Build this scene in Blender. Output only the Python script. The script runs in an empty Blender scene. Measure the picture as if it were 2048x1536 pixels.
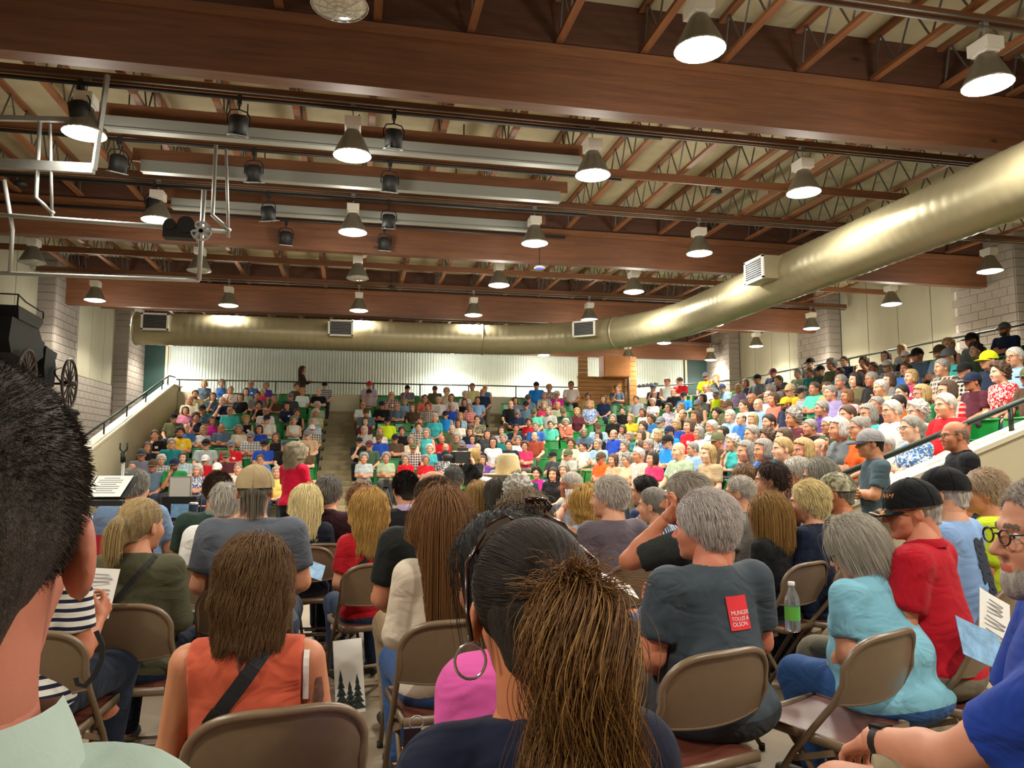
import bpy, math, random
import numpy as np
from mathutils import Vector, Matrix, Euler
from mathutils.bvhtree import BVHTree
S = bpy.context.scene
COL = S.collection
R_ = math.radians
random.seed(7); np.random.seed(7)

# ---------------------------------------------------------------- camera, world, exposure
CAM_H, YAW, PIT, FPX = 1.45, R_(12), R_(5.5), 1480.0
cd = bpy.data.cameras.new('camera'); cam = bpy.data.objects.new('camera', cd); COL.objects.link(cam)
cd.sensor_width = 36; cd.lens = FPX / 2048 * 36; cd.clip_start = 0.02; cd.clip_end = 200
cam.location = (0, 0, CAM_H); cam.rotation_euler = (math.pi/2 + PIT, 0, -YAW)
S.camera = cam
w = bpy.data.worlds.new('world'); S.world = w; w.use_nodes = True
w.node_tree.nodes['Background'].inputs[0].default_value = (0.6, 0.65, 0.7, 1)
w.node_tree.nodes['Background'].inputs[1].default_value = 0.05
S.view_settings.view_transform = 'Standard'; S.view_settings.look = 'None'
S.view_settings.exposure = 0.0; S.view_settings.gamma = 1.0; S.view_settings.use_curve_mapping = False
LAMP_W, LAMP_UP = 800.0, 75.0          # radiant watts of a high bay lamp, down and sideways through its prismatic shade
LAMP_RGB = (1.0, 0.95, 0.84)
S.cycles.max_bounces = 6; S.cycles.diffuse_bounces = 3; S.cycles.glossy_bounces = 3; S.cycles.transparent_max_bounces = 8

Fv = np.array([math.sin(YAW)*math.cos(PIT), math.cos(YAW)*math.cos(PIT), math.sin(PIT)])
Rv = np.array([math.cos(YAW), -math.sin(YAW), 0.0]); Uv = np.cross(Rv, Fv); C0 = np.array([0, 0, CAM_H])
def ray(px, py): return Fv + (px-1024)/FPX*Rv + (768-py)/FPX*Uv
def atD(px, py, D): return C0 + ray(px, py)*D
def atz(px, py, z): d = ray(px, py); return C0 + d*(z-CAM_H)/d[2]
def atY(px, py, Y): d = ray(px, py); return C0 + d*Y/d[1]
def atX(px, py, X): d = ray(px, py); return C0 + d*X/d[0]

# ---------------------------------------------------------------- materials
MATS = {}
def srgb(c):
    if isinstance(c, str): c = [int(c[i:i+2], 16)/255 for i in (0, 2, 4)]
    return tuple((x/12.92 if x <= 0.04045 else ((x+0.055)/1.055)**2.4) for x in c[:3]) + (1.0,)
class NT:
    def __init__(s, name):
        s.m = bpy.data.materials.new(name); s.m.use_nodes = True; s.t = s.m.node_tree
        s.b = s.t.nodes['Principled BSDF']
    def n(s, typ, **kw):
        nd = s.t.nodes.new(typ)
        for k, v in kw.items():
            if k in nd.inputs: nd.inputs[k].default_value = v
            else: setattr(nd, k, v)
        return nd
    def l(s, a, b): s.t.links.new(a, b)
    def coord(s, scale=(1, 1, 1)):
        tc = s.n('ShaderNodeTexCoord'); mp = s.n('ShaderNodeMapping'); mp.inputs['Scale'].default_value = scale
        s.l(tc.outputs['Object'], mp.inputs['Vector']); return mp.outputs[0]
    def ramp(s, fac, stops):
        r = s.n('ShaderNodeValToRGB'); e = r.color_ramp.elements
        while len(e) < len(stops): e.new(0.5)
        for q, (p, c) in zip(e, stops): q.position = p; q.color = c
        s.l(fac, r.inputs[0]); return r.outputs[0]
    def mix(s, fac, a, b, mode='MIX'):
        m = s.n('ShaderNodeMix', data_type='RGBA', blend_type=mode)
        for k, v in ((0, fac), (6, a), (7, b)):
            if hasattr(v, 'is_linked') or hasattr(v, 'links'): s.l(v, m.inputs[k])
            else: m.inputs[k].default_value = v
        return m.outputs[2]
    def bump(s, h, strength=0.3, dist=0.01, prev=None):
        b = s.n('ShaderNodeBump'); b.inputs['Strength'].default_value = strength; b.inputs['Distance'].default_value = dist
        s.l(h, b.inputs['Height'])
        if prev is not None: s.l(prev, b.inputs['Normal'])
        s.l(b.outputs[0], s.b.inputs['Normal']); return b.outputs[0]
def mat(name, col, rough=0.6, metal=0.0, noise=0.0, nscale=8.0, bump=0.0, stretch=(1, 1, 1), spec=None, emit=None, bdist=0.01):
    if name in MATS: return MATS[name]
    t = NT(name); c = srgb(col); t.b.inputs['Base Color'].default_value = c
    t.b.inputs['Roughness'].default_value = rough; t.b.inputs['Metallic'].default_value = metal
    if spec is not None: t.b.inputs['Specular IOR Level'].default_value = spec
    if noise or bump:
        nz = t.n('ShaderNodeTexNoise', Scale=nscale, Detail=5.0, Roughness=0.6); t.l(t.coord(stretch), nz.inputs['Vector'])
        if noise:
            a = tuple(x*(1-noise) for x in c[:3])+(1,); b = tuple(min(1, x*(1+noise)) for x in c[:3])+(1,)
            t.l(t.ramp(nz.outputs['Fac'], [(0.3, a), (0.7, b)]), t.b.inputs['Base Color'])
        if bump: t.bump(nz.outputs['Fac'], bump, bdist)
    if emit: 
        t.b.inputs['Emission Color'].default_value = srgb(emit[0]); t.b.inputs['Emission Strength'].default_value = emit[1]
    MATS[name] = t.m; return t.m
def wood(name, dark, light, knot, sc=(0.35, 6, 6), rough=0.55):
    t = NT(name); v = t.coord(sc)
    n1 = t.n('ShaderNodeTexNoise', Scale=3.0, Detail=6.0, Roughness=0.65, Distortion=0.6); t.l(v, n1.inputs['Vector'])
    base = t.ramp(n1.outputs['Fac'], [(0.3, srgb(dark)), (0.72, srgb(light))])
    vo = t.n('ShaderNodeTexVoronoi', Scale=1.0); t.l(t.coord((0.9*sc[0]/0.35, 2.2*sc[1]/6, 2.2*sc[2]/6)), vo.inputs['Vector'])
    kf = t.ramp(vo.outputs['Distance'], [(0.03, (1, 1, 1, 1)), (0.085, (0, 0, 0, 1))])
    t.l(t.mix(kf, base, srgb(knot)), t.b.inputs['Base Color'])
    t.b.inputs['Roughness'].default_value = rough
    t.bump(n1.outputs['Fac'], 0.15, 0.004); MATS[name] = t.m; return t.m
def objcol(name, kind='plain', rough=0.85, second=None, fold=True):
    """a cloth / skin / hair material that takes its colour from the object's own colour"""
    if name in MATS: return MATS[name]
    t = NT(name); oi = t.n('ShaderNodeObjectInfo'); col = oi.outputs['Color']; b = t.b
    b.inputs['Roughness'].default_value = rough
    sec = srgb(second) if second else None
    if kind in ('stripe', 'plaid', 'check', 'vstripe', 'finestripe'):
        sep = t.n('ShaderNodeSeparateXYZ'); t.l(t.coord(), sep.inputs[0])
        def lines(out, period, duty):
            m = t.n('ShaderNodeMath', operation='MULTIPLY'); t.l(out, m.inputs[0]); m.inputs[1].default_value = 1/period
            f = t.n('ShaderNodeMath', operation='FRACT'); t.l(m.outputs[0], f.inputs[0])
            g = t.n('ShaderNodeMath', operation='LESS_THAN'); t.l(f.outputs[0], g.inputs[0]); g.inputs[1].default_value = duty
            return g.outputs[0]
        if kind == 'stripe': col = t.mix(lines(sep.outputs[2], 0.033, 0.42), sec, col)
        elif kind == 'finestripe': col = t.mix(lines(sep.outputs[2], 0.022, 0.5), col, sec)
        elif kind == 'vstripe': col = t.mix(lines(sep.outputs[0], 0.03, 0.3), col, sec)
        else:
            p = 0.07 if kind == 'plaid' else 0.03
            col = t.mix(lines(sep.outputs[2], p, 0.4), col, t.mix(0.55, col, sec))
            col = t.mix(lines(sep.outputs[0], p, 0.4), col, t.mix(0.55, col, sec))
    elif kind in ('floral', 'camo', 'blotch'):
        v = t.coord(); nz = t.n('ShaderNodeTexNoise', Scale={'floral': 34.0, 'camo': 22.0, 'blotch': 14.0}[kind], Detail=3.0, Distortion=1.2); t.l(v, nz.inputs['Vector'])
        if kind == 'camo':
            col = t.ramp(nz.outputs['Fac'], [(0.0, srgb('2e3126')), (0.44, srgb('5a5a44')), (0.52, srgb('8a8268')), (0.62, srgb('b3aa92'))])
        else: col = t.mix(t.ramp(nz.outputs['Fac'], [(0.5, (0, 0, 0, 1)), (0.56, (1, 1, 1, 1))]), col, sec)
    if kind == 'skin':
        nz = t.n('ShaderNodeTexNoise', Scale=18.0, Detail=4.0); t.l(t.coord(), nz.inputs['Vector'])
        col = t.mix(t.ramp(nz.outputs['Fac'], [(0.4, (0, 0, 0, 1)), (0.8, (0.35, 0.35, 0.35, 1))]), col, t.mix(1.0, col, (0.92, 0.72, 0.66, 1), 'MULTIPLY'))
        b.inputs['Subsurface Weight'].default_value = 0.0
        n2 = t.n('ShaderNodeTexNoise', Scale=160.0, Detail=2.0); t.l(t.coord(), n2.inputs['Vector']); t.bump(n2.outputs['Fac'], 0.08, 0.003)
        b.inputs['Specular IOR Level'].default_value = 0.4
    elif kind == 'lip':
        col = t.mix(1.0, col, (0.85, 0.42, 0.40, 1), 'MULTIPLY')
    elif kind == 'hair':
        nz = t.n('ShaderNodeTexNoise', Scale=22.0, Detail=6.0, Roughness=0.75); t.l(t.coord((3.2, 3.2, 0.7)), nz.inputs['Vector'])
        col = t.mix(t.ramp(nz.outputs['Fac'], [(0.35, (0, 0, 0, 1)), (0.68, (1, 1, 1, 1))]), t.mix(1.0, col, (0.42, 0.40, 0.38, 1), 'MULTIPLY'), t.mix(1.0, col, (1.25, 1.25, 1.25, 1), 'MULTIPLY'))
        t.bump(nz.outputs['Fac'], 0.9, 0.012)
    elif kind == 'strand':
        hi = t.n('ShaderNodeHairInfo')
        col = t.mix(hi.outputs['Random'], t.mix(1.0, col, (0.62, 0.58, 0.55, 1), 'MULTIPLY'), t.mix(1.0, col, (1.3, 1.28, 1.2, 1), 'MULTIPLY'))
        b.inputs['Specular IOR Level'].default_value = 0.22
    elif fold:
        # soft folds and the weave
        n1 = t.n('ShaderNodeTexNoise', Scale=5.0, Detail=2.0, Distortion=1.4); t.l(t.coord((1, 1, 1.6)), n1.inputs['Vector'])
        n2 = t.n('ShaderNodeTexNoise', Scale=260.0, Detail=1.0); t.l(t.coord(), n2.inputs['Vector'])
        b1 = t.bump(n1.outputs['Fac'], 0.55, 0.035); t.bump(n2.outputs['Fac'], 0.12, 0.002, b1)
        b.inputs['Specular IOR Level'].default_value = 0.2
        b.inputs['Sheen Weight'].default_value = 0.05
    if not isinstance(col, bpy.types.NodeSocket): pass
    t.l(col, b.inputs['Base Color']); MATS[name] = t.m; return t.m

# ---------------------------------------------------------------- mesh building
class MB:
    def __init__(s): s.v = []; s.f = []; s.mi = []
    def add(s, vs, fs, m=0):
        o = len(s.v); s.v += [tuple(p) for p in vs]; s.f += [tuple(i+o for i in f) for f in fs]; s.mi += [m]*len(fs); return s
    def box(s, c, d, rz=0, M=None, m=0):
        hx, hy, hz = d[0]/2, d[1]/2, d[2]/2
        vs = [Vector((x*hx, y*hy, z*hz)) for x in (-1, 1) for y in (-1, 1) for z in (-1, 1)]
        if M is None: M = Matrix.Rotation(rz, 3, 'Z')
        vs = [M @ v + Vector(c) for v in vs]
        return s.add(vs, [(0, 1, 3, 2), (4, 6, 7, 5), (0, 4, 5, 1), (2, 3, 7, 6), (0, 2, 6, 4), (1, 5, 7, 3)], m)
    def bar(s, a, b, wd, ht, m=0):
        a, b = Vector(a), Vector(b); d = b-a
        y = d.normalized(); x = y.cross(Vector((0, 0, 1)))
        if x.length < 1e-4: x = Vector((1, 0, 0))
        x.normalize(); z = x.cross(y)
        M = Matrix((x, y, z)).transposed()
        return s.box((a+b)/2, (wd, d.length, ht), M=M, m=m)
    def tube(s, path, r, n=8, closed=False, cap=True, m=0):
        P = [Vector(p) for p in path]; k = len(P); rr = r if hasattr(r, '__len__') else [r]*k
        o = len(s.v); up = None
        for i, p in enumerate(P):
            t = (P[(i+1) % k]-P[i-1]) if (closed or 0 < i < k-1) else (P[1]-P[0] if i == 0 else P[-1]-P[-2])
            t.normalize()
            if up is None:
                up = t.orthogonal().normalized()
            up = (up - t*up.dot(t))
            if up.length < 1e-5: up = t.orthogonal()
            up.normalize(); sd = t.cross(up)
            for j in range(n):
                a = 2*math.pi*j/n; s.v.append(tuple(p + (up*math.cos(a)+sd*math.sin(a))*rr[i]))
        for i in range(k if closed else k-1):
            i2 = (i+1) % k
            for j in range(n):
                j2 = (j+1) % n; s.f.append((o+i*n+j, o+i*n+j2, o+i2*n+j2, o+i2*n+j)); s.mi.append(m)
        if cap and not closed:
            s.f.append(tuple(o+j for j in range(n))[::-1]); s.f.append(tuple(o+(k-1)*n+j for j in range(n))); s.mi += [m, m]
        return s
    def lathe(s, prof, n=20, c=(0, 0, 0), m=0):
        o = len(s.v); k = len(prof)
        for r, z in prof:
            for j in range(n):
                a = 2*math.pi*j/n; s.v.append((c[0]+r*math.cos(a), c[1]+r*math.sin(a), c[2]+z))
        for i in range(k-1):
            for j in range(n):
                j2 = (j+1) % n; s.f.append((o+i*n+j, o+i*n+j2, o+(i+1)*n+j2, o+(i+1)*n+j)); s.mi.append(m)
        return s
    def grid(s, fn, nu, nv, m=0, wrap=False):
        o = len(s.v)
        for i in range(nu+1):
            for j in range(nv+1): s.v.append(tuple(fn(i/nu, j/nv)))
        for i in range(nu):
            for j in range(nv):
                a = o+i*(nv+1)+j; s.f.append((a, a+nv+1, a+nv+2, a+1)); s.mi.append(m)
        return s
    def mesh(s, name, mats, smooth=False):
        me = bpy.data.meshes.new(name); me.from_pydata(s.v, [], s.f)
        for x in (mats if isinstance(mats, (list, tuple)) else [mats]): me.materials.append(x)
        if any(s.mi): me.polygons.foreach_set('material_index', s.mi)
        if smooth: me.polygons.foreach_set('use_smooth', [True]*len(s.f))
        me.update(); return me
    def build(s, name, mats, parent=None, smooth=False, loc=None):
        return link(name, s.mesh(name, mats, smooth), parent, loc)
def link(name, me, parent=None, loc=None):
    o = bpy.data.objects.new(name, me); COL.objects.link(o)
    if parent is not None: o.parent = parent
    if loc is not None: o.location = loc
    return o
def empty(name, loc=(0, 0, 0), rz=0.0, parent=None):
    o = bpy.data.objects.new(name, None); COL.objects.link(o); o.location = loc; o.rotation_euler = (0, 0, rz); o.empty_display_size = 0.1
    if parent is not None: o.parent = parent
    return o
def tag(o, label, cat=None, group=None, kind=None):
    o['label'] = label
    if cat: o['category'] = cat
    if group: o['group'] = group
    if kind: o['kind'] = kind
    return o
def struct(o, label, group=None): return tag(o, label, None, group, 'structure')
def copytree(o, parent=None):
    c = o.copy(); COL.objects.link(c)
    if parent is not None: c.parent = parent
    for ch in o.children: copytree(ch, c)
    return c
# ---------------------------------------------------------------- the hall: floor, walls, roof
W_GLU = wood('glulam', '55331f', '75492c', '36200f')
W_STRIP = wood('strip_wood', '5f3a22', '7d5030', '3a2413')
W_PLY = wood('plywood', '40251a', '553324', '2a1510')
W_CHORD = wood('truss_chord', '6b4128', '8d5c38', '4a2c1b', sc=(6, 0.35, 6))
M_DECK = mat('roof_deck', 'a89d7f', 0.9, noise=0.12, nscale=1.6, bump=0.2)
M_CONC = mat('panel_concrete', '88836f', 0.85, noise=0.10, nscale=1.1, bump=0.15, stretch=(1, 1, 0.35))
M_BLOCK = mat('split_block', '7c736a', 0.92, noise=0.10, nscale=14, bump=0.5)
M_MORTAR = mat('mortar', 'a69c8e', 0.95, noise=0.08, nscale=20)
M_CREAM = mat('cream_wall_paint', 'cbc1a2', 0.7, noise=0.03, nscale=3)
M_STEEL = mat('galvanised_steel', 'a5a6a2', 0.45, 0.6, noise=0.06, nscale=12)
M_DARKST = mat('dark_steel', '2c2a28', 0.5, 0.5)
M_WEB = mat('web_tube', '6d6a66', 0.45, 0.6)
M_BLACK = mat('black_paint', '141414', 0.6)
M_WHITE = mat('white_enamel', 'e4e2da', 0.45)
M_GREENDOOR = mat('dark_green_paint', '0d2f2a', 0.6)
M_CORR = mat('corrugated_steel', 'c3cdc6', 0.5, 0.15, noise=0.04, nscale=4)
M_FLOOR = mat('floor_concrete', '80705a', 0.6, noise=0.10, nscale=1.3, bump=0.1)
M_TIER = mat('tier_concrete', '9a8c6b', 0.9, noise=0.10, nscale=9, bump=0.2)
M_GREEN = mat('green_seat_plastic', '0a7c31', 0.32, noise=0.05, nscale=2)
M_RAIL = mat('dark_green_rail', '27332c', 0.45, 0.3)
XL, XR, YB, YF = -8.0, 15.2, 29.2, -7.0
BZ, DECK = 5.45, 6.8
BEAM_Y = [1.25, 7.97, 14.75, 21.5, 28.7]

struct(MB().box((3.6, 11.1, -0.1), (23.6, 36.4, 0.2)).build('floor', M_FLOOR), 'beige concrete arena floor under the folding chairs')
struct(MB().box((3.6, 11.1, DECK+0.1), (23.6, 36.4, 0.2)).build('ceiling', M_DECK), 'cream fibre roof deck above the trusses')
struct(MB().box((3.6, YF-0.1, 3.4), (23.6, 0.2, 6.8)).build('wall_front', M_CREAM), 'plain cream wall behind the audience')

def pilaster(side, y0, y1, xin, xout, z0, z1, label):
    """block pilaster: recessed mortar core and single blocks on the faces that show"""
    lo, hi = min(xin, xout), max(xin, xout)
    core = MB().box(((lo+hi)/2, (y0+y1)/2, (z0+z1)/2), (hi-lo-0.03, y1-y0-0.03, z1-z0)).build('wall_%s_pilaster' % side, M_MORTAR)
    struct(core, label)
    bw, bh = 0.42, 0.21
    me = MB().box((0, 0, 0), (0.04, bw-0.014, bh-0.014)).mesh('block', M_BLOCK)
    me2 = MB().box((0, 0, 0), (bw-0.014, 0.04, bh-0.014)).mesh('block', M_BLOCK)
    meh = MB().box((0, 0, 0), (0.04, bw/2-0.014, bh-0.014)).mesh('block', M_BLOCK)
    n = int((z1-z0)/bh)
    sx = 1 if xin > xout else -1
    k = round((y1-y0)/bw)
    for r in range(n):
        z = z0+bh*(r+0.5); off = bw/2 if r % 2 else 0
        ys = []
        y = y0-off
        while y < y1-0.02:
            a, b = max(y, y0), min(y+bw, y1)
            if b-a > 0.15: ys.append(((a+b)/2, b-a > bw*0.7))
            y += bw
        for yy, full in ys:
            o = link('block', me if full else meh, core, (xin, yy, z))
        for q in range(max(1, round((hi-lo)/bw))):
            link('block', me2, core, (xin-sx*bw*(q+0.5)*min(1, (hi-lo)/bw), y0, z))
    return core
def concrete_wall(side, x, y0, y1, z0, label):
    sx = 1 if side == 'left' else -1
    base = MB().box((x-sx*0.15, (y0+y1)/2, (z0+DECK)/2), (0.2, y1-y0, DECK-z0)).build('wall_%s' % side, M_MORTAR)
    struct(base, label)
    n = max(1, round((y1-y0)/1.2)); wdt = (y1-y0)/n
    for i in range(n):
        MB().box((x-sx*0.03, y0+wdt*(i+0.5), (z0+DECK)/2), (0.06, wdt-0.025, DECK-z0)).build('panel', M_CONC, base)
for y0, y1, lab in ((YF, 13.9, 'near'), (15.7, 20.75, 'middle'), (22.5, 27.15, 'far')):
    z0 = 3.8 if y0 > 0 else 0
    concrete_wall('left', XL, y0, y1, z0, 'board-marked concrete wall, %s bay behind the carriage side' % lab)
    concrete_wall('right', XR, y0, y1, 0, 'grey concrete wall panels, %s bay beside the right stand' % lab)
for y0, y1, lab in ((13.9, 15.7, 'near'), (20.75, 22.5, 'middle'), (27.15, 29.2, 'far')):
    pilaster('left', y0, y1, -7.6, -8.0, 1.2, DECK, 'grey block pilaster, %s one on the carriage wall' % lab)
    pilaster('right', y0, y1, 14.75, 15.2, 2.4, DECK, 'grey block pilaster, %s one on the right wall' % lab)
for y0, y1, lab in ((15.7, 20.75, 'under the carriage'), (22.5, 27.15, 'by the dark green door')):
    wb = MB().box((XL-0.15, (y0+y1)/2, 1.9), (0.26, y1-y0, 3.8)).build('wall_left_wainscot', M_MORTAR)
    struct(wb, 'grey block lower wall ' + lab)
    bw, bh = 0.42, 0.21
    me = MB().box((0, 0, 0), (0.05, bw-0.014, bh-0.014)).mesh('block', M_BLOCK)
    for r in range(5, 18):
        y = y0 + (bw/2 if r % 2 else 0) + bw/2
        while y < y1-bw/2+0.01:
            link('block', me, wb, (XL, y, bh*(r+0.5)-0.0)); y += bw
# back wall: ribbed steel sheet, green doors
mb = MB(); n = int((13.7+6.75)/0.027); vs = []
for i in range(n+1):
    x = -6.75+i*0.027; y = YB-0.02-(0.025 if (i//2) % 2 else 0.0)
    vs += [(x, y, 0), (x, y, DECK)]
mb.add(vs, [(2*i, 2*i+2, 2*i+3, 2*i+1) for i in range(n)])
struct(mb.build('wall_back', M_CORR), 'ribbed pale steel sheet wall along the back walkway')
struct(MB().box((3.6, YB+0.1, 3.4), (23.6, 0.2, 6.8)).build('wall_back_core', M_CREAM), 'plain wall carrying the ribbed steel sheet')
for i, (x0, x1) in enumerate(((-7.6, -6.78), (13.72, 14.75))):
    d = struct(MB().box(((x0+x1)/2, YB-0.05, 3.4), (x1-x0, 0.06, 6.8)).build('door_%d' % (i+1), M_GREENDOOR), 'tall dark green door panel at the %s end of the ribbed wall' % ('carriage' if i == 0 else 'booth'))
    MB().box((x0+0.04 if i else x1-0.04, YB-0.1, 3.4), (0.08, 0.06, 6.8)).build('door_frame', M_CREAM, d)

# glulam beams with ledger and blocking
for i, y in enumerate(BEAM_Y):
    nm = ['behind the nearest lamps', 'nearest in view', 'second in view', 'third in view', 'farthest, above the ribbed wall'][i]
    x0, x1 = (-7.58, 14.75)
    b = MB().box(((x0+x1)/2, y, BZ+0.36), (x1-x0, 0.2, 0.72)).build('roof_beam', W_GLU)
    struct(b, 'deep brown laminated timber roof beam, ' + nm)
    for sy in (-1, 1):
        MB().box(((x0+x1)/2, y+sy*0.12, BZ+0.66), (x1-x0, 0.045, 0.12)).build('ledger', W_STRIP, b)
    MB().box(((x0+x1)/2, y, (BZ+0.72+DECK)/2), (x1-x0, 0.1, DECK-BZ-0.72)).build('blocking_panel', W_PLY, b)
# open web trusses
TB, TT = 6.24, 6.76
def truss_meshes(L):
    bc = MB()
    for z, nm in ((TB, 0), (TT, 1)): pass
    top = MB().box((0, L/2, TT), (0.09, L, 0.05)).mesh('top_chord', W_CHORD)
    bot = MB().box((0, L/2, TB), (0.09, L, 0.05)).mesh('bottom_chord', W_CHORD)
    wb = MB(); n = 12
    for k in range(n):
        y0 = L*k/n+0.1; y1 = y0+L/n*0.5
        wb.tube([(0, y0, TB), (0, y1, TT)], 0.013, 5); wb.tube([(0, y1, TT), (0, min(L-0.05, y1+L/n*0.5), TB)], 0.013, 5)
    return top, bot, wb.mesh('web', M_WEB)
for bi in range(4):
    y0 = BEAM_Y[bi]+0.06; L = BEAM_Y[bi+1]-BEAM_Y[bi]-0.12
    tm = truss_meshes(L)
    k = 0
    for i in range(-9, 14):
        x = 1.2+1.04*i
        if x < -7.5 or x > 14.7: continue
        t = empty('roof_truss', (x, y0, 0))
        struct(t, 'open web roof truss with wood chords and steel tube webs', 'roof trusses running between the beams')
        link('top_chord', tm[0], t); link('bottom_chord', tm[1], t); link('web', tm[2], t)
LROWS = [2.9, 6.3, 9.6, 13.03, 16.5, 20.25, 24.0, 27.9]
def trimbar(y, z, h, lab, x0=-7.9, x1=15.1):
    struct(MB().box(((x0+x1)/2, y, z), (x1-x0, 0.045, h)).build('trim_1', W_STRIP), lab)
for i, y in enumerate(LROWS[1:7]):
    trimbar(y+0.06, 6.12, 0.13, 'wood bridging strip carrying the %s lamp row conduit' % ('first', 'second', 'third', 'fourth', 'fifth', 'sixth')[i])
for i, y in enumerate((4.6, 11.35, 18.3, 25.2)):
    trimbar(y, 6.13, 0.14, 'wood bridging strip at mid bay, %s from the camera' % ('first', 'second', 'third', 'fourth')[i])
for i, y in enumerate([-0.5]+LROWS):
    o = MB().tube([(-7.9, y-0.02, 6.0), (15.0, y-0.02, 6.0)], 0.016, 6).tube([(-7.9, y-0.05, 6.06), (15.0, y-0.05, 6.06)], 0.012, 6).build('conduit', mat('conduit_steel', '6e6861', 0.5, 0.4), None, True)
    tag(o, 'thin steel conduit feeding the %s lamp row from the camera' % ('added behind-camera', 'added overhead', 'first', 'second', 'third', 'fourth', 'fifth', 'sixth', 'last')[i], 'conduit')
# high bay lamps
def lamp_meshes():
    box = MB().box((0, 0, 0.42), (0.21, 0.27, 0.13)).box((0, 0, 0.345), (0.16, 0.2, 0.03)).mesh('ballast_box', M_WHITE)
    n = 22
    refl = MB().lathe([(0.085, 0.335), (0.10, 0.31), (0.135, 0.24), (0.19, 0.13), (0.235, 0.03), (0.25, 0.0), (0.243, 0.0), (0.228, 0.03), (0.18, 0.13), (0.125, 0.24), (0.08, 0.32)], n)
    refl = refl.mesh('reflector', mat('prismatic_shade', '8d8a7e', 0.35, 0.7, noise=0.05), True)
    lens = MB().lathe([(0.236, 0.006), (0.17, -0.02), (0.09, -0.032), (0.0, -0.036)], n)
    bulb = MB().lathe([(0.0, 0.06), (0.05, 0.09), (0.06, 0.16), (0.03, 0.27)], 12)
    rod = MB().tube([(0, 0, 0.48), (0, 0, 0.66)], 0.009, 6).box((0, 0, 0.66), (0.07, 0.06, 0.09)).mesh('hanger', M_STEEL)
    g = MB()
    for r, z in ((0.246, -0.004), (0.18, -0.026), (0.11, -0.037), (0.05, -0.043)):
        g.tube([(r*math.cos(a*math.pi/10), r*math.sin(a*math.pi/10), z) for a in range(20)], 0.003, 4, True)
    for a in range(10):
        t = a*math.pi/5; g.tube([(0.03*math.cos(t), 0.03*math.sin(t), -0.044), (0.13*math.cos(t), 0.13*math.sin(t), -0.035), (0.246*math.cos(t), 0.246*math.sin(t), -0.004)], 0.0028, 4)
    return box, refl, lens, rod, g.mesh('wire_guard', M_STEEL)
_b, _r, _l, _rod, _g = lamp_meshes()
M_LENS = mat('lit_lens', 'ffffff', 0.3, emit=('fff3d6', 26.0))
M_LENSOFF = mat('unlit_lens', 'c9c7bd', 0.12, 0.0, spec=0.8)
_lon = _l.mesh('lens', M_LENS, True); _loff = _l.mesh('lens', M_LENSOFF, True)
spot = bpy.data.lights.new('lamp_light', 'SPOT'); spot.energy = LAMP_W; spot.color = LAMP_RGB; spot.spot_size = R_(150); spot.spot_blend = 0.6; spot.shadow_soft_size = 0.2
glow = bpy.data.lights.new('lamp_spill', 'POINT'); glow.energy = LAMP_UP; glow.color = LAMP_RGB; glow.shadow_soft_size = 0.2
OFF = {(-0.2, 6.3), (-6.5, 16.5), (-3.3, 16.5), (0.0, 16.5)}
LAMPS = [(x, y) for y in (6.3, 9.6, 13.03, 16.5, 20.25) for x in (-6.5, -3.3, -0.1 if y < 20 else 0.05, 3.2, 6.5)]
LAMPS = [p for p in LAMPS if p not in ((-6.5, 6.3), (-3.3, 6.3), (-6.5, 9.6), (-6.5, 13.03), (-0.1, 6.3), (-0.1, 16.5), (6.5, 20.25))]
LAMPS += [(-0.2, 6.3), (0.0, 16.5), (6.6, 20.1), (13.2, 12.9), (13.6, 16.67), (13.8, 20.27), (10.56, 20.6), (10.55, 24.1), (14.1, 24.0), (14.3, 27.8), (10.7, 27.8), (7.2, 27.8), (3.6, 27.9), (-6.45, 27.5), (-6.45, 23.2)]
LAMPS += [(x, y) for y in (2.9, -0.5) for x in (-3.3, 3.3, 6.6)]  # unseen lamp rows added to brighten the people nearest the camera
OFF |= {(3.3, 2.9), (-0.1, 16.5)}
LROWS = [-0.5]+LROWS
_sn = lambda p: (p[0], min(LROWS, key=lambda q: abs(q-p[1])))
OFF = {_sn(p) for p in OFF}; LAMPS = [_sn(p) for p in LAMPS]
for x, y in LAMPS:
    off = (x, y) in OFF
    t = empty('high_bay_lamp', (x, y, 5.36))
    cx_ = min(range(7), key=lambda q: abs((-6.5, -3.3, 0.0, 3.3, 6.7, 10.5, 13.9)[q]-x))
    row = LROWS.index(y)
    lab = '%s white-boxed high bay lamp, %s row, %s column from the carriage wall' % ('unlit' if off else 'lit', ('added behind-camera', 'added overhead', 'first visible', 'second', 'third', 'fourth', 'fifth', 'sixth', 'last')[row], ('first', 'second', 'third', 'fourth', 'fifth', 'sixth', 'right-wall')[cx_])
    tag(t, lab, 'lamp', 'high bay ceiling lamps')
    link('ballast_box', _b, t); link('reflector', _r, t); link('lens', _loff if off else _lon, t); link('hanger', _rod, t)
    link('wire_guard', _g, t)
    if not off:
        o = bpy.data.objects.new('lamp_light', spot); COL.objects.link(o); o.parent = t; o.location = (0, 0, -0.06)
        o = bpy.data.objects.new('lamp_spill', glow); COL.objects.link(o); o.parent = t; o.location = (0, 0, -0.35)

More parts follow.
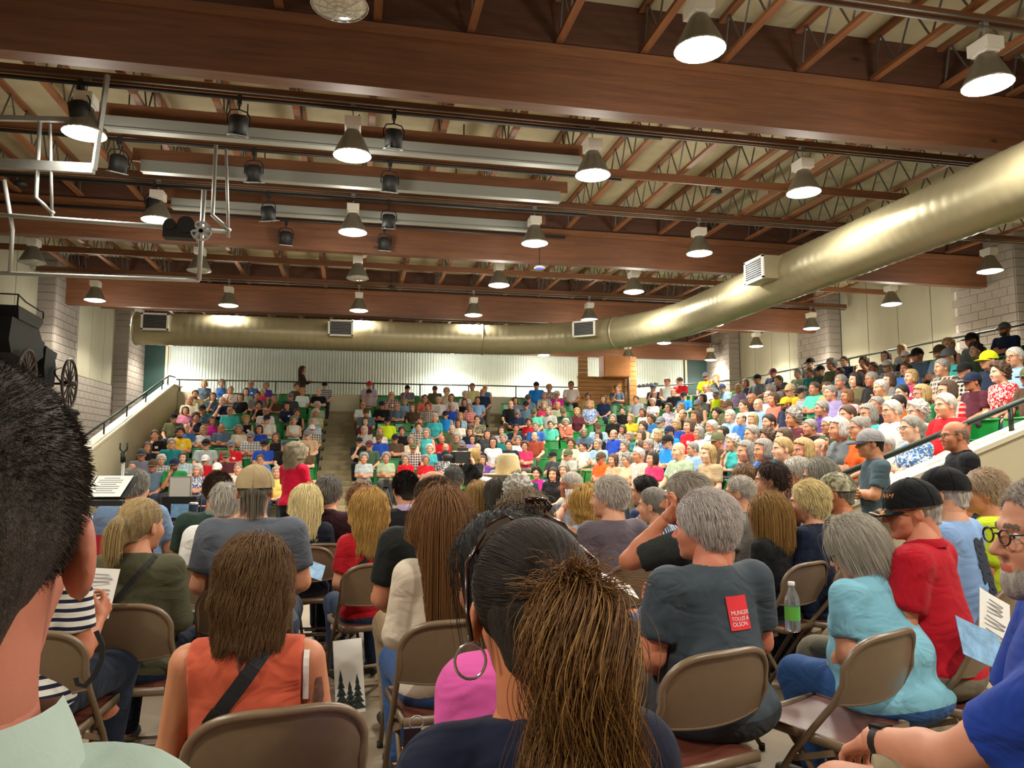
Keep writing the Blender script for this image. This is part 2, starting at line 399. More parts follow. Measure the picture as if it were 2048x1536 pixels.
# ventilation duct
DZ, DR = 4.72, 0.42
M_DUCT = mat('duct_paint', '9b9274', 0.38, 0.35, noise=0.04, nscale=3, spec=0.5)
path = [Vector((-5.6, 20.55, DZ)), Vector((-3.2, 20.55, DZ)), Vector((-0.6, 20.55, DZ)), Vector((1.6, 20.55, DZ)), Vector((3.0, 20.55, DZ))]
cx, cy, rr = 3.0, 15.8, 4.75
for a in range(6, 91, 6): path.append(Vector((cx+rr*math.sin(R_(a)), cy+rr*math.cos(R_(a)), DZ)))
path += [Vector((7.75, y, DZ)) for y in (14.0, 12.0, 10.0, 8.0, 6.0, 3.0, -1.0)]
duct = empty('ventilation_duct', (0, 0, 0)); tag(duct, 'large beige round ventilation duct curving across the hall', 'duct')
# fine spiral seam ribs: resample and add small ring ridges
def resample(P, step):
    out = [P[0]]; 
    for a, b in zip(P[:-1], P[1:]):
        n = max(1, int((b-a).length/step))
        out += [a+(b-a)*(k/n) for k in range(1, n+1)]
    return out
rp = resample(path, 0.062)
rad = [DR+(0.007 if i % 3 == 0 else 0.0) for i in range(len(rp))]
MB().tube(rp, rad, 36).build('duct_tube', M_DUCT, duct, True)
jm = M_DUCT
for q in (5, 9, 13, 17):
    p = path[q]; d = (path[q+1]-path[q-1]).normalized()
    MB().tube([p-d*0.03, p+d*0.03], DR+0.022, 36).build('joint_ring', jm, duct, True)
p = path[0]; MB().tube([p, p+Vector((0.05, 0, 0))], DR+0.02, 36).build('joint_ring', jm, duct, True)
for (px, py, ang) in ((303, 643, 0), (680, 662, 0), (1143, 656, -40), (1532, 549, -90)):
    tgt = atz(px, py, DZ+0.02)
    # nearest point on the duct path
    bp = min(rp, key=lambda q: (q.x-tgt[0])**2+(q.y-tgt[1])**2)
    e = empty('diffuser', (bp.x, bp.y, DZ), R_(ang), duct)
    MB().box((0, -0.36, 0.08), (0.62, 0.66, 0.42)).build('diffuser_box', M_DUCT, e)
    fr = MB()
    for sx in (-1, 1): fr.box((sx*0.3, -0.7, 0.08), (0.05, 0.03, 0.42))
    for sz in (-1, 1): fr.box((0, -0.7, 0.08+sz*0.195), (0.65, 0.03, 0.04))
    fr.build('grille_frame', M_WHITE, e)
    MB().box((0, -0.692, 0.08), (0.56, 0.01, 0.36)).build('grille_back', M_BLACK, e)
    sl = MB().box((0, 0, 0), (0.56, 0.02, 0.006)).mesh('slat', M_STEEL)
    for k in range(9): link('slat', sl, e, (0, -0.705, -0.08+0.04*k))

# stage side: lighting trays, pipes, spotlights, projection frame
for i, (y, x0, x1) in enumerate(((10.35, -3.45, 3.4), (11.85, -3.4, 3.5), (13.55, -3.35, 3.55))):
    t = empty('lighting_tray', (0, y, 0)); tag(t, 'hanging wood board with grey metal channel, %s of three from the camera' % ('first', 'second', 'third')[i], 'tray', 'lighting trays below the trusses')
    MB().box(((x0+x1)/2, 0.05, 6.03), (x1-x0, 0.05, 0.2)).build('board', W_STRIP, t)
    MB().box(((x0+x1)/2, 0, 5.83), (x1-x0-0.3, 0.16, 0.17)).box(((x0+x1)/2, -0.08, 5.745), (x1-x0-0.3, 0.03, 0.03)).build('channel', mat('tray_grey', '8f9088', 0.5, 0.3), t)
    for xx in np.linspace(x0+0.4, x1-0.4, 5): MB().tube([(xx, 0.05, 6.12), (xx, 0.05, 6.3)], 0.01, 6).build('hanger', M_DARKST, t)
PIPES = [9.5, 11.15, 13.0, 14.45]
for i, y in enumerate(PIPES):
    o = MB().tube([(-7.8, y, 5.95), (4.2, y, 5.95)], 0.028, 8).build('lighting_pipe', M_DARKST, None, True)
    tag(o, 'black stage lighting pipe with spotlights, %s from the camera' % ('first', 'second', 'third', 'fourth')[i], 'pipe', 'stage lighting pipes')
def spotlight(x, y, yaw, lab):
    t = empty('stage_spotlight', (x, y, 5.95), yaw); tag(t, lab, 'spotlight', 'black stage spotlights on pipes')
    MB().box((0, 0, -0.03), (0.05, 0.08, 0.12)).tube([(0, 0, -0.08), (0, 0, -0.16)], 0.012, 6).build('clamp', M_BLACK, t)
    yk = [(-0.135, 0, -0.36), (-0.135, 0, -0.24), (-0.1, 0, -0.17), (0, 0, -0.15), (0.1, 0, -0.17), (0.135, 0, -0.24), (0.135, 0, -0.36)]
    MB().tube(yk, 0.009, 6).build('yoke', M_BLACK, t)
    M = Matrix.Rotation(R_(18), 3, 'X')
    b = MB().lathe([(0.0, 0.13), (0.07, 0.13), (0.115, 0.10), (0.12, -0.12), (0.105, -0.12), (0.1, -0.05), (0, -0.05)], 18)
    b.v = [tuple(M @ Vector(v)+Vector((0, 0, -0.36))) for v in b.v]; b.build('housing', M_BLACK, t, True)
    f = MB()
    for sx in (-1, 1): f.box((sx*0.115, 0, -0.125), (0.02, 0.25, 0.012)).box((0, sx*0.115, -0.125), (0.25, 0.02, 0.012))
    f.v = [tuple(M @ Vector(v)+Vector((0, 0, -0.36))) for v in f.v]; f.build('gel_frame', M_STEEL, t)
    l = MB().lathe([(0.1, -0.1), (0.06, -0.105), (0, -0.108)], 16); l.v = [tuple(M @ Vector(v)+Vector((0, 0, -0.36))) for v in l.v]
    l.build('front_lens', M_LENSOFF, t, True)
for k, (px, py, r) in enumerate(((160, 210, 0), (478, 230, 0), (788, 250, 0), (237, 316, 1), (508, 332, 1), (780, 345, 1), (307, 403, 2), (537, 412, 2), (778, 424, 2), (572, 471, 3), (769, 482, 3))):
    p = atY(px, py, PIPES[r])
    spotlight(float(p[0]), PIPES[r], R_((-20, 15, 5, 30, -10, 8, 20, -25, 0, 10, 5)[k]),
              'black spotlight on %s lighting pipe, %s' % (('first', 'second', 'third', 'fourth')[r], ('left end', 'middle', 'right end')[(k - 3*r) if r < 3 else (k-9)+1]))
fr = empty('projector_rig', (0, 0, 0)); tag(fr, 'bright steel tube frame hanging at left with a winch', 'frame')
DF = 9.0
def P9(px, py, dd=0.0): return Vector(atD(px, py, DF+dd))
MB().tube([P9(-160, 418), P9(455, 463)], 0.03, 8).build('top_rail', M_STEEL, fr, True)
MB().tube([P9(-160, 540), P9(398, 561)], 0.025, 8).build('bottom_rail', M_STEEL, fr, True)
MB().tube([P9(398, 561), P9(408, 380)], 0.028, 8).build('upright', M_STEEL, fr, True)
MB().tube([P9(20, 545), P9(25, 460), P9(8, 360)], 0.026, 8).build('upright', M_STEEL, fr, True)
for a, b, c in (((68, 410), (80, 240), (72, 395)), ((425, 445), (432, 290), (425, 430))):
    MB().tube([P9(*b), P9(*c), P9(c[0]+35, c[1]+32)], 0.026, 6).build('hanger_post', M_STEEL, fr, True)
    MB().tube([P9(b[0]+20, b[1]+8), P9(c[0]+32, c[1]+45)], 0.02, 6).build('hanger_post', M_STEEL, fr, True)
MB().bar(P9(-160, 318), P9(188, 338), 0.07, 0.12).build('cross_channel', M_STEEL, fr)
MB().bar(P9(-160, 232), P9(150, 240), 0.05, 0.06).build('cross_channel', M_STEEL, fr)
MB().bar(P9(188, 340), P9(215, 150), 0.05, 0.05).build('hanger_post', M_STEEL, fr)
wn = MB(); c = P9(375, 458, -0.05)
wn.box(c+Vector((-0.08, 0, -0.05)), (0.36, 0.16, 0.16)).tube([c+Vector((-0.18, -0.1, 0.02)), c+Vector((-0.18, 0.1, 0.02))], 0.07, 14).tube([c+Vector((0.0, -0.1, 0.03)), c+Vector((0.0, 0.1, 0.03))], 0.1, 16)
wn.build('winch', M_BLACK, fr)
wb = MB(); c2 = P9(402, 462, -0.1)
for q in range(8): wb.bar(c2, c2+Vector((0.12*math.cos(q*0.8), 0, 0.12*math.sin(q*0.8))), 0.03, 0.03)
wb.tube([c2+Vector((0.11*math.cos(q*0.4), 0, 0.11*math.sin(q*0.4))) for q in range(16)], 0.016, 6, True).build('bracket', M_STEEL, fr)
# black loudspeaker discs under the roof, and a blue-lit sensor
for i, (px, py, z) in enumerate(((1432, 386, 6.1), (986, 415, 6.1), (41, 370, 6.0), (783, 577, 6.0))):
    p = atz(px, py, z); o = empty('ceiling_speaker', p)
    tag(o, 'small round black ceiling loudspeaker, ' + ('beyond the second beam on the right', 'near the third lighting tray end', 'above the projector frame', 'over the duct at centre')[i], 'speaker', 'round black ceiling speakers')
    MB().lathe([(0.0, 0.05), (0.09, 0.05), (0.11, 0.0), (0.0, -0.02)], 18).build('speaker_can', M_BLACK, o, True)
    MB().tube([(0, 0, 0.05), (0, 0, 0.45)], 0.01, 6).build('stem', M_DARKST, o)
p = atz(1079, 536, 5.3); o = empty('ceiling_sensor', p); tag(o, 'small white disc with blue light on a thin drop wire', 'sensor')
MB().lathe([(0, 0.03), (0.1, 0.03), (0.12, 0), (0.08, -0.01)], 18).build('disc', M_WHITE, o, True)
MB().lathe([(0.08, -0.011), (0.0, -0.015)], 14).build('blue_light', mat('blue_led', '4050ff', 0.4, emit=('4a5cff', 1.5)), o, True)
MB().tube([(0, 0, 0.03), (0, 0, 0.9)], 0.006, 5).build('drop_wire', M_DARKST, o)

# ---------------------------------------------------------------- the stands
PIT_R, RISE, OX, OY, XEND, YEND = 0.74, 0.262, 4.2, 17.6, -5.6, 6.4
NR = 11
def ring(o):
    pts = [(XEND, OY+o), (OX+min(o, 3.0), OY+o)]
    for k in range(0, 13):
        a = R_(90-90*k/12); r = max(0.0, o-3)
        pts.append((OX+min(o, 3)+r*math.cos(a), OY+min(o, 3)+r*math.sin(a)))
    pts += [(OX+o, OY+min(o, 3.0)), (OX+o, YEND)]
    return pts
def offset(x, y):
    if x > OX+3 and y > OY+3: return math.hypot(x-OX-3, y-OY-3)+3
    return max(x-OX, y-OY)
def strip(mb, A, B, za, zb):
    n = len(A); vs = [(x, y, za) for x, y in A]+[(x, y, zb) for x, y in B]
    mb.add(vs, [(i, i+1, n+i+1, n+i) for i in range(n-1)])
for i in range(NR):
    a, b = PIT_R*i-0.42, PIT_R*(i+1)-0.42
    if i == NR-1: b = 7.95
    mb = MB(); z = RISE*i+0.001
    strip(mb, ring(a), ring(b), z, z); strip(mb, ring(a), ring(a), z-RISE-0.002, z)
    struct(mb.build('floor_tier', M_TIER), 'brown concrete seating tier, %s up from the arena floor' % ('first', 'second', 'third', 'fourth', 'fifth', 'sixth', 'seventh', 'eighth', 'ninth', 'tenth', 'top')[i])
mb = MB(); strip(mb, ring(8.2), ring(12.5), 2.92, 2.92)
struct(mb.build('floor_walkway', M_TIER), 'walkway floor behind the top seating row')
mb = MB(); A, B = ring(7.95), ring(8.2)
strip(mb, A, A, 2.3, 3.5); strip(mb, B, B, 2.3, 3.5); strip(mb, A, B, 3.5, 3.5)
struct(mb.build('wall_parapet', M_CREAM), 'low cream parapet wall behind the top seating row')
# slope parapets at both ends
def slope_wall(pts, t, axis, lab, name):
    mb = MB(); vs = []
    for (u, z0, z1) in pts:
        for s_ in (-t/2, t/2):
            vs += [((s_, u, z0) if axis == 'y' else (u, s_, z0)), ((s_, u, z1) if axis == 'y' else (u, s_, z1))]
    n = len(pts); f = []
    for i in range(n-1):
        a, b = 4*i, 4*i+4
        f += [(a, b, b+1, a+1), (a+2, a+3, b+3, b+2), (a+1, b+1, b+3, a+3)]
    f += [(0, 1, 3, 2), (4*n-4, 4*n-2, 4*n-1, 4*n-3)]
    mb.add(vs, f); return mb
def lz(y): return 1.56+0.29*(y-17.75)
mb = slope_wall([(16.9, 0, lz(16.9)), (24.9, 0, lz(24.9)), (26.0, 0, 3.66)], 0.22, 'y', '', '')
mb.v = [(x-5.72, y, z) for x, y, z in mb.v]
o = struct(mb.build('wall_stair_left', M_CREAM), 'sloping cream parapet wall beside the carriage-side stairs')
cp = slope_wall([(16.9, lz(16.9), lz(16.9)+0.05), (24.9, lz(24.9), lz(24.9)+0.05), (26.0, 3.66, 3.71)], 0.30, 'y', '', ''); cp.v = [(x-5.72, y, z) for x, y, z in cp.v]
cp.build('coping', mat('coping_white', 'ded6bb', 0.65), o)
YW = 6.3
def rz_(x): return 0.985+0.348*(x-4.59)
mb = slope_wall([(4.0, 0, rz_(4.0)), (11.9, 0, rz_(11.9)), (12.4, 0, 3.5)], 0.22, 'x', '', ''); mb.v = [(x, y+YW, z) for x, y, z in mb.v]
o = struct(mb.build('wall_stair_right', M_CREAM), 'sloping cream parapet wall at the near end of the right stand')
cp = slope_wall([(4.0, rz_(4.0), rz_(4.0)+0.05), (11.9, rz_(11.9), rz_(11.9)+0.05)], 0.30, 'x', '', ''); cp.v = [(x, y+YW, z) for x, y, z in cp.v]
cp.build('coping', MATS['coping_white'], o)
# fill under the right stand's end so that the parapet is solid
def railing(pts, posts, lab, r=0.024):
    t = empty('handrail', (0, 0, 0)); tag(t, lab, 'railing')
    MB().tube(pts, r, 8).build('rail', M_RAIL, t, True)
    for (x, y, z0, z1) in posts: MB().tube([(x, y, z0), (x, y, z1)], r*0.9, 6).build('post', M_RAIL, t, True)
railing([(-5.72, y, lz(y)+0.33) for y in (16.9, 24.8)]+[(-5.72, 25.6, lz(24.8)+0.36)], [(-5.72, y, lz(y), lz(y)+0.33) for y in (17.2, 18.9, 20.6, 22.3, 24.0, 24.7)], 'dark handrail on the sloping wall by the carriage')
railing([(4.0, YW-0.02, rz_(4.0)+0.3), (11.9, YW-0.02, rz_(11.9)+0.3)], [(x, YW-0.02, rz_(x), rz_(x)+0.3) for x in (4.6, 6.5, 8.4, 10.3)], 'dark green handrail on the sloping wall of the right stand', 0.03)
rp2 = ring(8.08)
rpts = [(x, y, 3.9) for x, y in rp2[1:-1]]
railing([(-5.7, OY+8.08, 3.9)]+rpts+[(OX+8.08, 6.6, 3.9)],
        [(x, OY+8.08, 3.5, 3.9) for x in (-5.6, -4.2, -2.6, -1.0, 0.6, 2.2, 3.9, 5.6)]+[(OX+8.08, y, 3.5, 3.9) for y in (18.5, 16.5, 14.5, 12.5, 10.5, 8.5)],
        'thin dark railing on the parapet behind the top row')
# aisles: half steps
AIS = [((-5.15, 17.0), (-5.15, 26.0), 0.85), ((-0.4, 17.0), (-0.4, 26.0), 0.9), ((3.15, 17.0), (4.75, 26.0), 0.85)]
def aisle_x(k, y): (x0, y0), (x1, y1), w_ = AIS[k]; return x0+(x1-x0)*(y-y0)/(y1-y0)
for k in range(3):
    st = empty('floor_stair', (0, 0, 0)); struct(st, 'brown concrete aisle stairs ' + ('beside the sloping wall by the carriage', 'between the left and middle seating blocks', 'right of the middle seating block')[k])
    for i in range(0, NR):
        y = OY+PIT_R*i-0.42
        MB().box((aisle_x(k, y), y-0.19, RISE*(i-0.5)/1.0-RISE*0.25+0.0), (AIS[k][2], 0.38, RISE*0.5)).build('step', M_TIER, st)
    for q in range(2):
        y = 25.0-0.02+0.3*q; MB().box((aisle_x(k, y), y+0.35, RISE*10+0.13*(q+0.5)+0.02), (AIS[k][2], 0.6-0.3*q+0.3, 0.15)).build('step', M_TIER, st)
def in_aisle(x, y):
    for k in range(3):
        if y > 17 and abs(x-aisle_x(k, y)) < AIS[k][2]/2+0.16: return True
    return False
# green seats
mb = MB()
def seatback(u, v):
    x = (u-0.5)*0.46; z = 0.40+v*0.42
    return (x, -0.16-0.07*v-0.03*(1-(2*u-1)**2), z)
mb.grid(seatback, 6, 4)
mb.grid(lambda u, v: (lambda p: (p[0], p[1]-0.02, p[2]))(seatback(1-u, v)), 6, 4)
mb.tube([(-0.23, -0.24, 0.82), (0, -0.262, 0.825), (0.23, -0.24, 0.82)], 0.018, 6)
ME_SB = mb.mesh('backrest', M_GREEN, True)
mb = MB(); mb.grid(lambda u, v: ((u-0.5)*0.45, -0.17+0.38*v, 0.42-0.03*math.sin(math.pi*u)-0.02*v+(0.0 if v < 0.9 else -0.025)), 6, 5).box((0, -0.02, 0.385), (0.36, 0.3, 0.03))
ME_SP = mb.mesh('seat', M_GREEN, True)
ME_SL = MB().box((0, -0.02, 0.22), (0.03, 0.32, 0.44)).mesh('side_frame', M_GREEN)
# ---------------------------------------------------------------- people: distance fields meshed with surface nets
class Field:
    def __init__(s, lo, hi, h):
        s.lo = np.array(lo, float); s.h = h
        s.n = np.ceil((np.array(hi)-s.lo)/h).astype(int)+1
        s.ax = [s.lo[i]+h*np.arange(s.n[i]) for i in range(3)]
        s.d = np.full(s.n, 0.5, dtype=np.float32)
    def _blk(s, lo, hi):
        sl = []; P = []
        for i in range(3):
            a = max(0, int((lo[i]-s.lo[i])/s.h)); b = min(s.n[i], int((hi[i]-s.lo[i])/s.h)+2)
            if b <= a: return None, None
            sl.append(slice(a, b)); P.append(s.ax[i][a:b])
        return tuple(sl), np.meshgrid(*P, indexing='ij')
    def put(s, sl, dn, k):
        a = s.d[sl]
        if k > 0:
            hh = np.maximum(k-np.abs(a-dn), 0)/k; s.d[sl] = np.minimum(a, dn)-hh*hh*k*0.25
        else: s.d[sl] = np.minimum(a, dn)
    def cone(s, a, b, ra, rb, k=0.03, M=0.06):
        a, b = np.array(a, float), np.array(b, float); r = max(ra, rb)+M
        sl, P = s._blk(np.minimum(a, b)-r, np.maximum(a, b)+r)
        if sl is None: return s
        ab = b-a; L = max(ab@ab, 1e-9)
        t = np.clip(((P[0]-a[0])*ab[0]+(P[1]-a[1])*ab[1]+(P[2]-a[2])*ab[2])/L, 0, 1)
        dx = np.sqrt((P[0]-a[0]-t*ab[0])**2+(P[1]-a[1]-t*ab[1])**2+(P[2]-a[2]-t*ab[2])**2)
        s.put(sl, (dx-(ra+(rb-ra)*t)).astype(np.float32), k); return s
    def chain(s, pts, rads, k=0.03):
        for i in range(len(pts)-1): s.cone(pts[i], pts[i+1], rads[i], rads[i+1], k)
        return s
    def _ell(s, P, c, r, M):
        q = [P[i]-c[i] for i in range(3)]
        if M is not None: q = [M[0][i]*q[0]+M[1][i]*q[1]+M[2][i]*q[2] for i in range(3)]
        k0 = np.sqrt((q[0]/r[0])**2+(q[1]/r[1])**2+(q[2]/r[2])**2)+1e-9
        k1 = np.sqrt((q[0]/r[0]**2)**2+(q[1]/r[1]**2)**2+(q[2]/r[2]**2)**2)+1e-9
        return (k0*(k0-1)/k1).astype(np.float32)
    def ell(s, c, r, k=0.03, M=None, mg=0.06):
        c = np.array(c, float); R = max(r)+mg
        sl, P = s._blk(c-R, c+R)
        if sl is None: return s
        s.put(sl, s._ell(P, c, r, M), k); return s
    def sub(s, c, r, k=0.01, M=None):
        c = np.array(c, float); R = max(r)+0.04
        sl, P = s._blk(c-R, c+R)
        if sl is None: return s
        dn = -s._ell(P, c, r, M); a = s.d[sl]
        hh = np.maximum(k-np.abs(a-dn), 0)/k; s.d[sl] = np.maximum(a, dn)+hh*hh*k*0.25
        return s
    def keep(s, fn):
        """keep where fn(X, Y, Z) < 0"""
        P = np.meshgrid(*s.ax, indexing='ij'); s.d = np.maximum(s.d, fn(*P).astype(np.float32)); return s
    def mesh(s):
        d = s.d.copy()
        for ax in range(3):
            i0 = [slice(None)]*3; i0[ax] = 0; d[tuple(i0)] = np.maximum(d[tuple(i0)], 0.01)
            i0[ax] = -1; d[tuple(i0)] = np.maximum(d[tuple(i0)], 0.01)
        ins = d < 0; n = np.array(d.shape)-1
        cs = [(i, j, k) for i in (0, 1) for j in (0, 1) for k in (0, 1)]
        def C(A, c): return A[c[0]:n[0]+c[0], c[1]:n[1]+c[1], c[2]:n[2]+c[2]]
        cnt = sum(C(ins, c).astype(np.int8) for c in cs)
        mix = (cnt > 0) & (cnt < 8)
        idx = np.argwhere(mix)
        if len(idx) == 0: return np.zeros((0, 3)), np.zeros((0, 4), int)
        vi = np.full(n, -1, dtype=np.int64); vi[mix] = np.arange(len(idx))
        acc = np.zeros((len(idx), 3)); num = np.zeros(len(idx))
        val = {c: d[idx[:, 0]+c[0], idx[:, 1]+c[1], idx[:, 2]+c[2]] for c in cs}
        for a in cs:
            for axn in range(3):
                if a[axn] == 1: continue
                b = list(a); b[axn] = 1; b = tuple(b)
                va, vb = val[a], val[b]; cr = (va < 0) != (vb < 0)
                t = np.where(cr, va/np.where(cr, va-vb, 1), 0)
                p = np.tile(np.array(a, float), (len(idx), 1)); p[:, axn] += t
                acc[cr] += p[cr]; num[cr] += 1
        V = s.lo+s.h*(idx+acc/num[:, None])
        Q = []
        for ax in range(3):
            o = [(ax+1) % 3, (ax+2) % 3]
            sa = [slice(None)]*3; sb = [slice(None)]*3; sa[ax] = slice(0, -1); sb[ax] = slice(1, None)
            A, B = ins[tuple(sa)], ins[tuple(sb)]
            e = np.argwhere(A != B)
            if len(e) == 0: continue
            ok = (e[:, o[0]] > 0) & (e[:, o[1]] > 0) & (e[:, o[0]] < n[o[0]]) & (e[:, o[1]] < n[o[1]])
            e = e[ok]; st = A[tuple(e.T)]
            def cell(da, db):
                c = e.copy(); c[:, o[0]] += da; c[:, o[1]] += db; return vi[tuple(c.T)]
            q = np.stack([cell(-1, -1), cell(0, -1), cell(0, 0), cell(-1, 0)], 1)
            q[~st] = q[~st][:, ::-1]; Q.append(q)
        return V, np.concatenate(Q)
class Soup:
    """several islands with material slots joined into one mesh"""
    def __init__(s): s.V = []; s.Q = []; s.m = []; s.n = 0
    def add(s, V, Q, m=0):
        if len(V) == 0: return s
        s.V.append(np.asarray(V, float)); s.Q.append(np.asarray(Q)+s.n); s.m.append(np.full(len(Q), m) if np.isscalar(m) else np.asarray(m)); s.n += len(V); return s
    def mesh(s, name, mats):
        me = bpy.data.meshes.new(name); V = np.concatenate(s.V); Q = np.concatenate(s.Q); m = np.concatenate(s.m)
        me.vertices.add(len(V)); me.vertices.foreach_set('co', V.astype(np.float32).ravel())
        me.loops.add(Q.size); me.loops.foreach_set('vertex_index', Q.astype(np.int32).ravel())
        me.polygons.add(len(Q)); me.polygons.foreach_set('loop_start', np.arange(0, Q.size, 4, dtype=np.int32))
        me.polygons.foreach_set('use_smooth', np.ones(len(Q), bool))
        for x in mats: me.materials.append(x)
        me.polygons.foreach_set('material_index', m.astype(np.int32))
        me.update(calc_edges=True); return me
def field_mesh(name, F, mats): return Soup().add(*F.mesh()).mesh(name, mats)

M_SKIN = objcol('skin', 'skin', 0.55); M_LIP = objcol('lips', 'lip', 0.5); M_EYE = mat('eye_white', 'd8d4cc', 0.25); M_IRIS = mat('iris', '2a2018', 0.2)
M_BROW = mat('brow_hair', '6b5848', 0.8); M_SHOE = mat('shoe_dark', '2a2624', 0.7)
M_HAIR = objcol('hair_mass', 'hair', 0.55); M_STRAND = objcol('hair_strand', 'strand', 0.52)
M_CLOTH = objcol('cloth'); M_JEAN = objcol('trouser_cloth')
CL = {'': M_CLOTH}
def cloth(kind, second=None):
    if not kind: return M_CLOTH
    k = kind+(second or '')
    if k not in CL: CL[k] = objcol('cloth_'+k, kind, second=second)
    return CL[k]
SKINMATS = [M_SKIN, M_LIP, M_EYE, M_IRIS, M_BROW, M_SHOE]

def uvball(c, r, nu=10, nv=6, sc=(1, 1, 1)):
    V = []; Q = []
    for i in range(nv+1):
        for j in range(nu):
            t = math.pi*i/nv; a = 2*math.pi*j/nu
            V.append((c[0]+r*sc[0]*math.sin(t)*math.cos(a), c[1]+r*sc[1]*math.sin(t)*math.sin(a), c[2]+r*sc[2]*math.cos(t)))
    for i in range(nv):
        for j in range(nu): Q.append((i*nu+j, (i+1)*nu+j, (i+1)*nu+(j+1) % nu, i*nu+(j+1) % nu))
    return V, Q
# head: origin between the ears, +Y is the face, +Z up
def head_field(h, fem=False, fat=1.0):
    F = Field((-0.11, -0.13, -0.2), (0.11, 0.15, 0.14), h)
    k = 0.02
    F.ell((0, -0.012, 0.035), (0.076, 0.096, 0.086), k)
    F.ell((0, 0.03, -0.03), (0.063*fat, 0.060, 0.085), k)
    jw = 0.042 if fem else 0.050
    F.ell((0, 0.033, -0.078), (jw*fat, 0.046, 0.034), 0.025)
    F.ell((0, 0.072, -0.098), (0.02, 0.017, 0.016), 0.02)
    for sx in (-1, 1):
        F.ell((sx*0.040, 0.056, -0.030), (0.024*fat, 0.026, 0.026), 0.025)
        F.cone((sx*0.042, 0.074, 0.020), (sx*0.012, 0.086, 0.020), 0.008 if fem else 0.010, 0.010, 0.015)
        F.sub((sx*0.031, 0.099, 0.002), (0.017, 0.016, 0.011), 0.012)
        M = np.array(Matrix.Rotation(sx*0.35, 3, 'Z') @ Matrix.Rotation(-0.15, 3, 'X'))
        F.ell((sx*0.080, -0.006, -0.010), (0.009, 0.020, 0.032), 0.008, M)
        F.sub((sx*0.089, 0.0, -0.008), (0.006, 0.010, 0.016), 0.005, M)
    F.cone((0, 0.088, 0.004), (0, 0.110, -0.030), 0.007, 0.011, 0.010)
    for sx in (-1, 1): F.ell((sx*0.011, 0.098, -0.035), (0.008, 0.010, 0.007), 0.008)
    F.cone((-0.019, 0.084, -0.061), (0.019, 0.084, -0.061), 0.005, 0.005, 0.008)
    F.cone((-0.017, 0.083, -0.070), (0.017, 0.083, -0.070), 0.006, 0.006, 0.008)
    F.cone((0, -0.032, -0.05), (0, -0.05, -0.20), 0.054 if fem else 0.061, 0.054 if fem else 0.066, 0.03)
    return F
_heads = {}
def head_parts(h, fem, fat=1.0):
    key = (h, fem, fat)
    if key in _heads: return _heads[key]
    V, Q = head_field(h, fem, fat).mesh()
    c = V[Q].mean(1); m = np.zeros(len(Q), int)
    lip = (np.abs(c[:, 2]+0.0655) < 0.0085) & (np.abs(c[:, 0]) < 0.022) & (c[:, 1] > 0.078); m[lip] = 1
    br = (np.abs(c[:, 2]-0.022+0.12*np.maximum(np.abs(c[:, 0])-0.03, 0)) < 0.0055) & (np.abs(c[:, 0]) > 0.012) & (np.abs(c[:, 0]) < 0.048) & (c[:, 1] > 0.06); m[br] = 4
    out = [(V, Q, m)]
    for sx in (-1, 1):
        v, q = uvball((sx*0.030, 0.0752, 0.002), 0.0108); out.append((np.array(v), np.array(q), 2))
        v, q = uvball((sx*0.030, 0.0838, 0.0015), 0.0050, 8, 4, (1, 0.6, 1)); out.append((np.array(v), np.array(q), 3))
    _heads[key] = out; return out
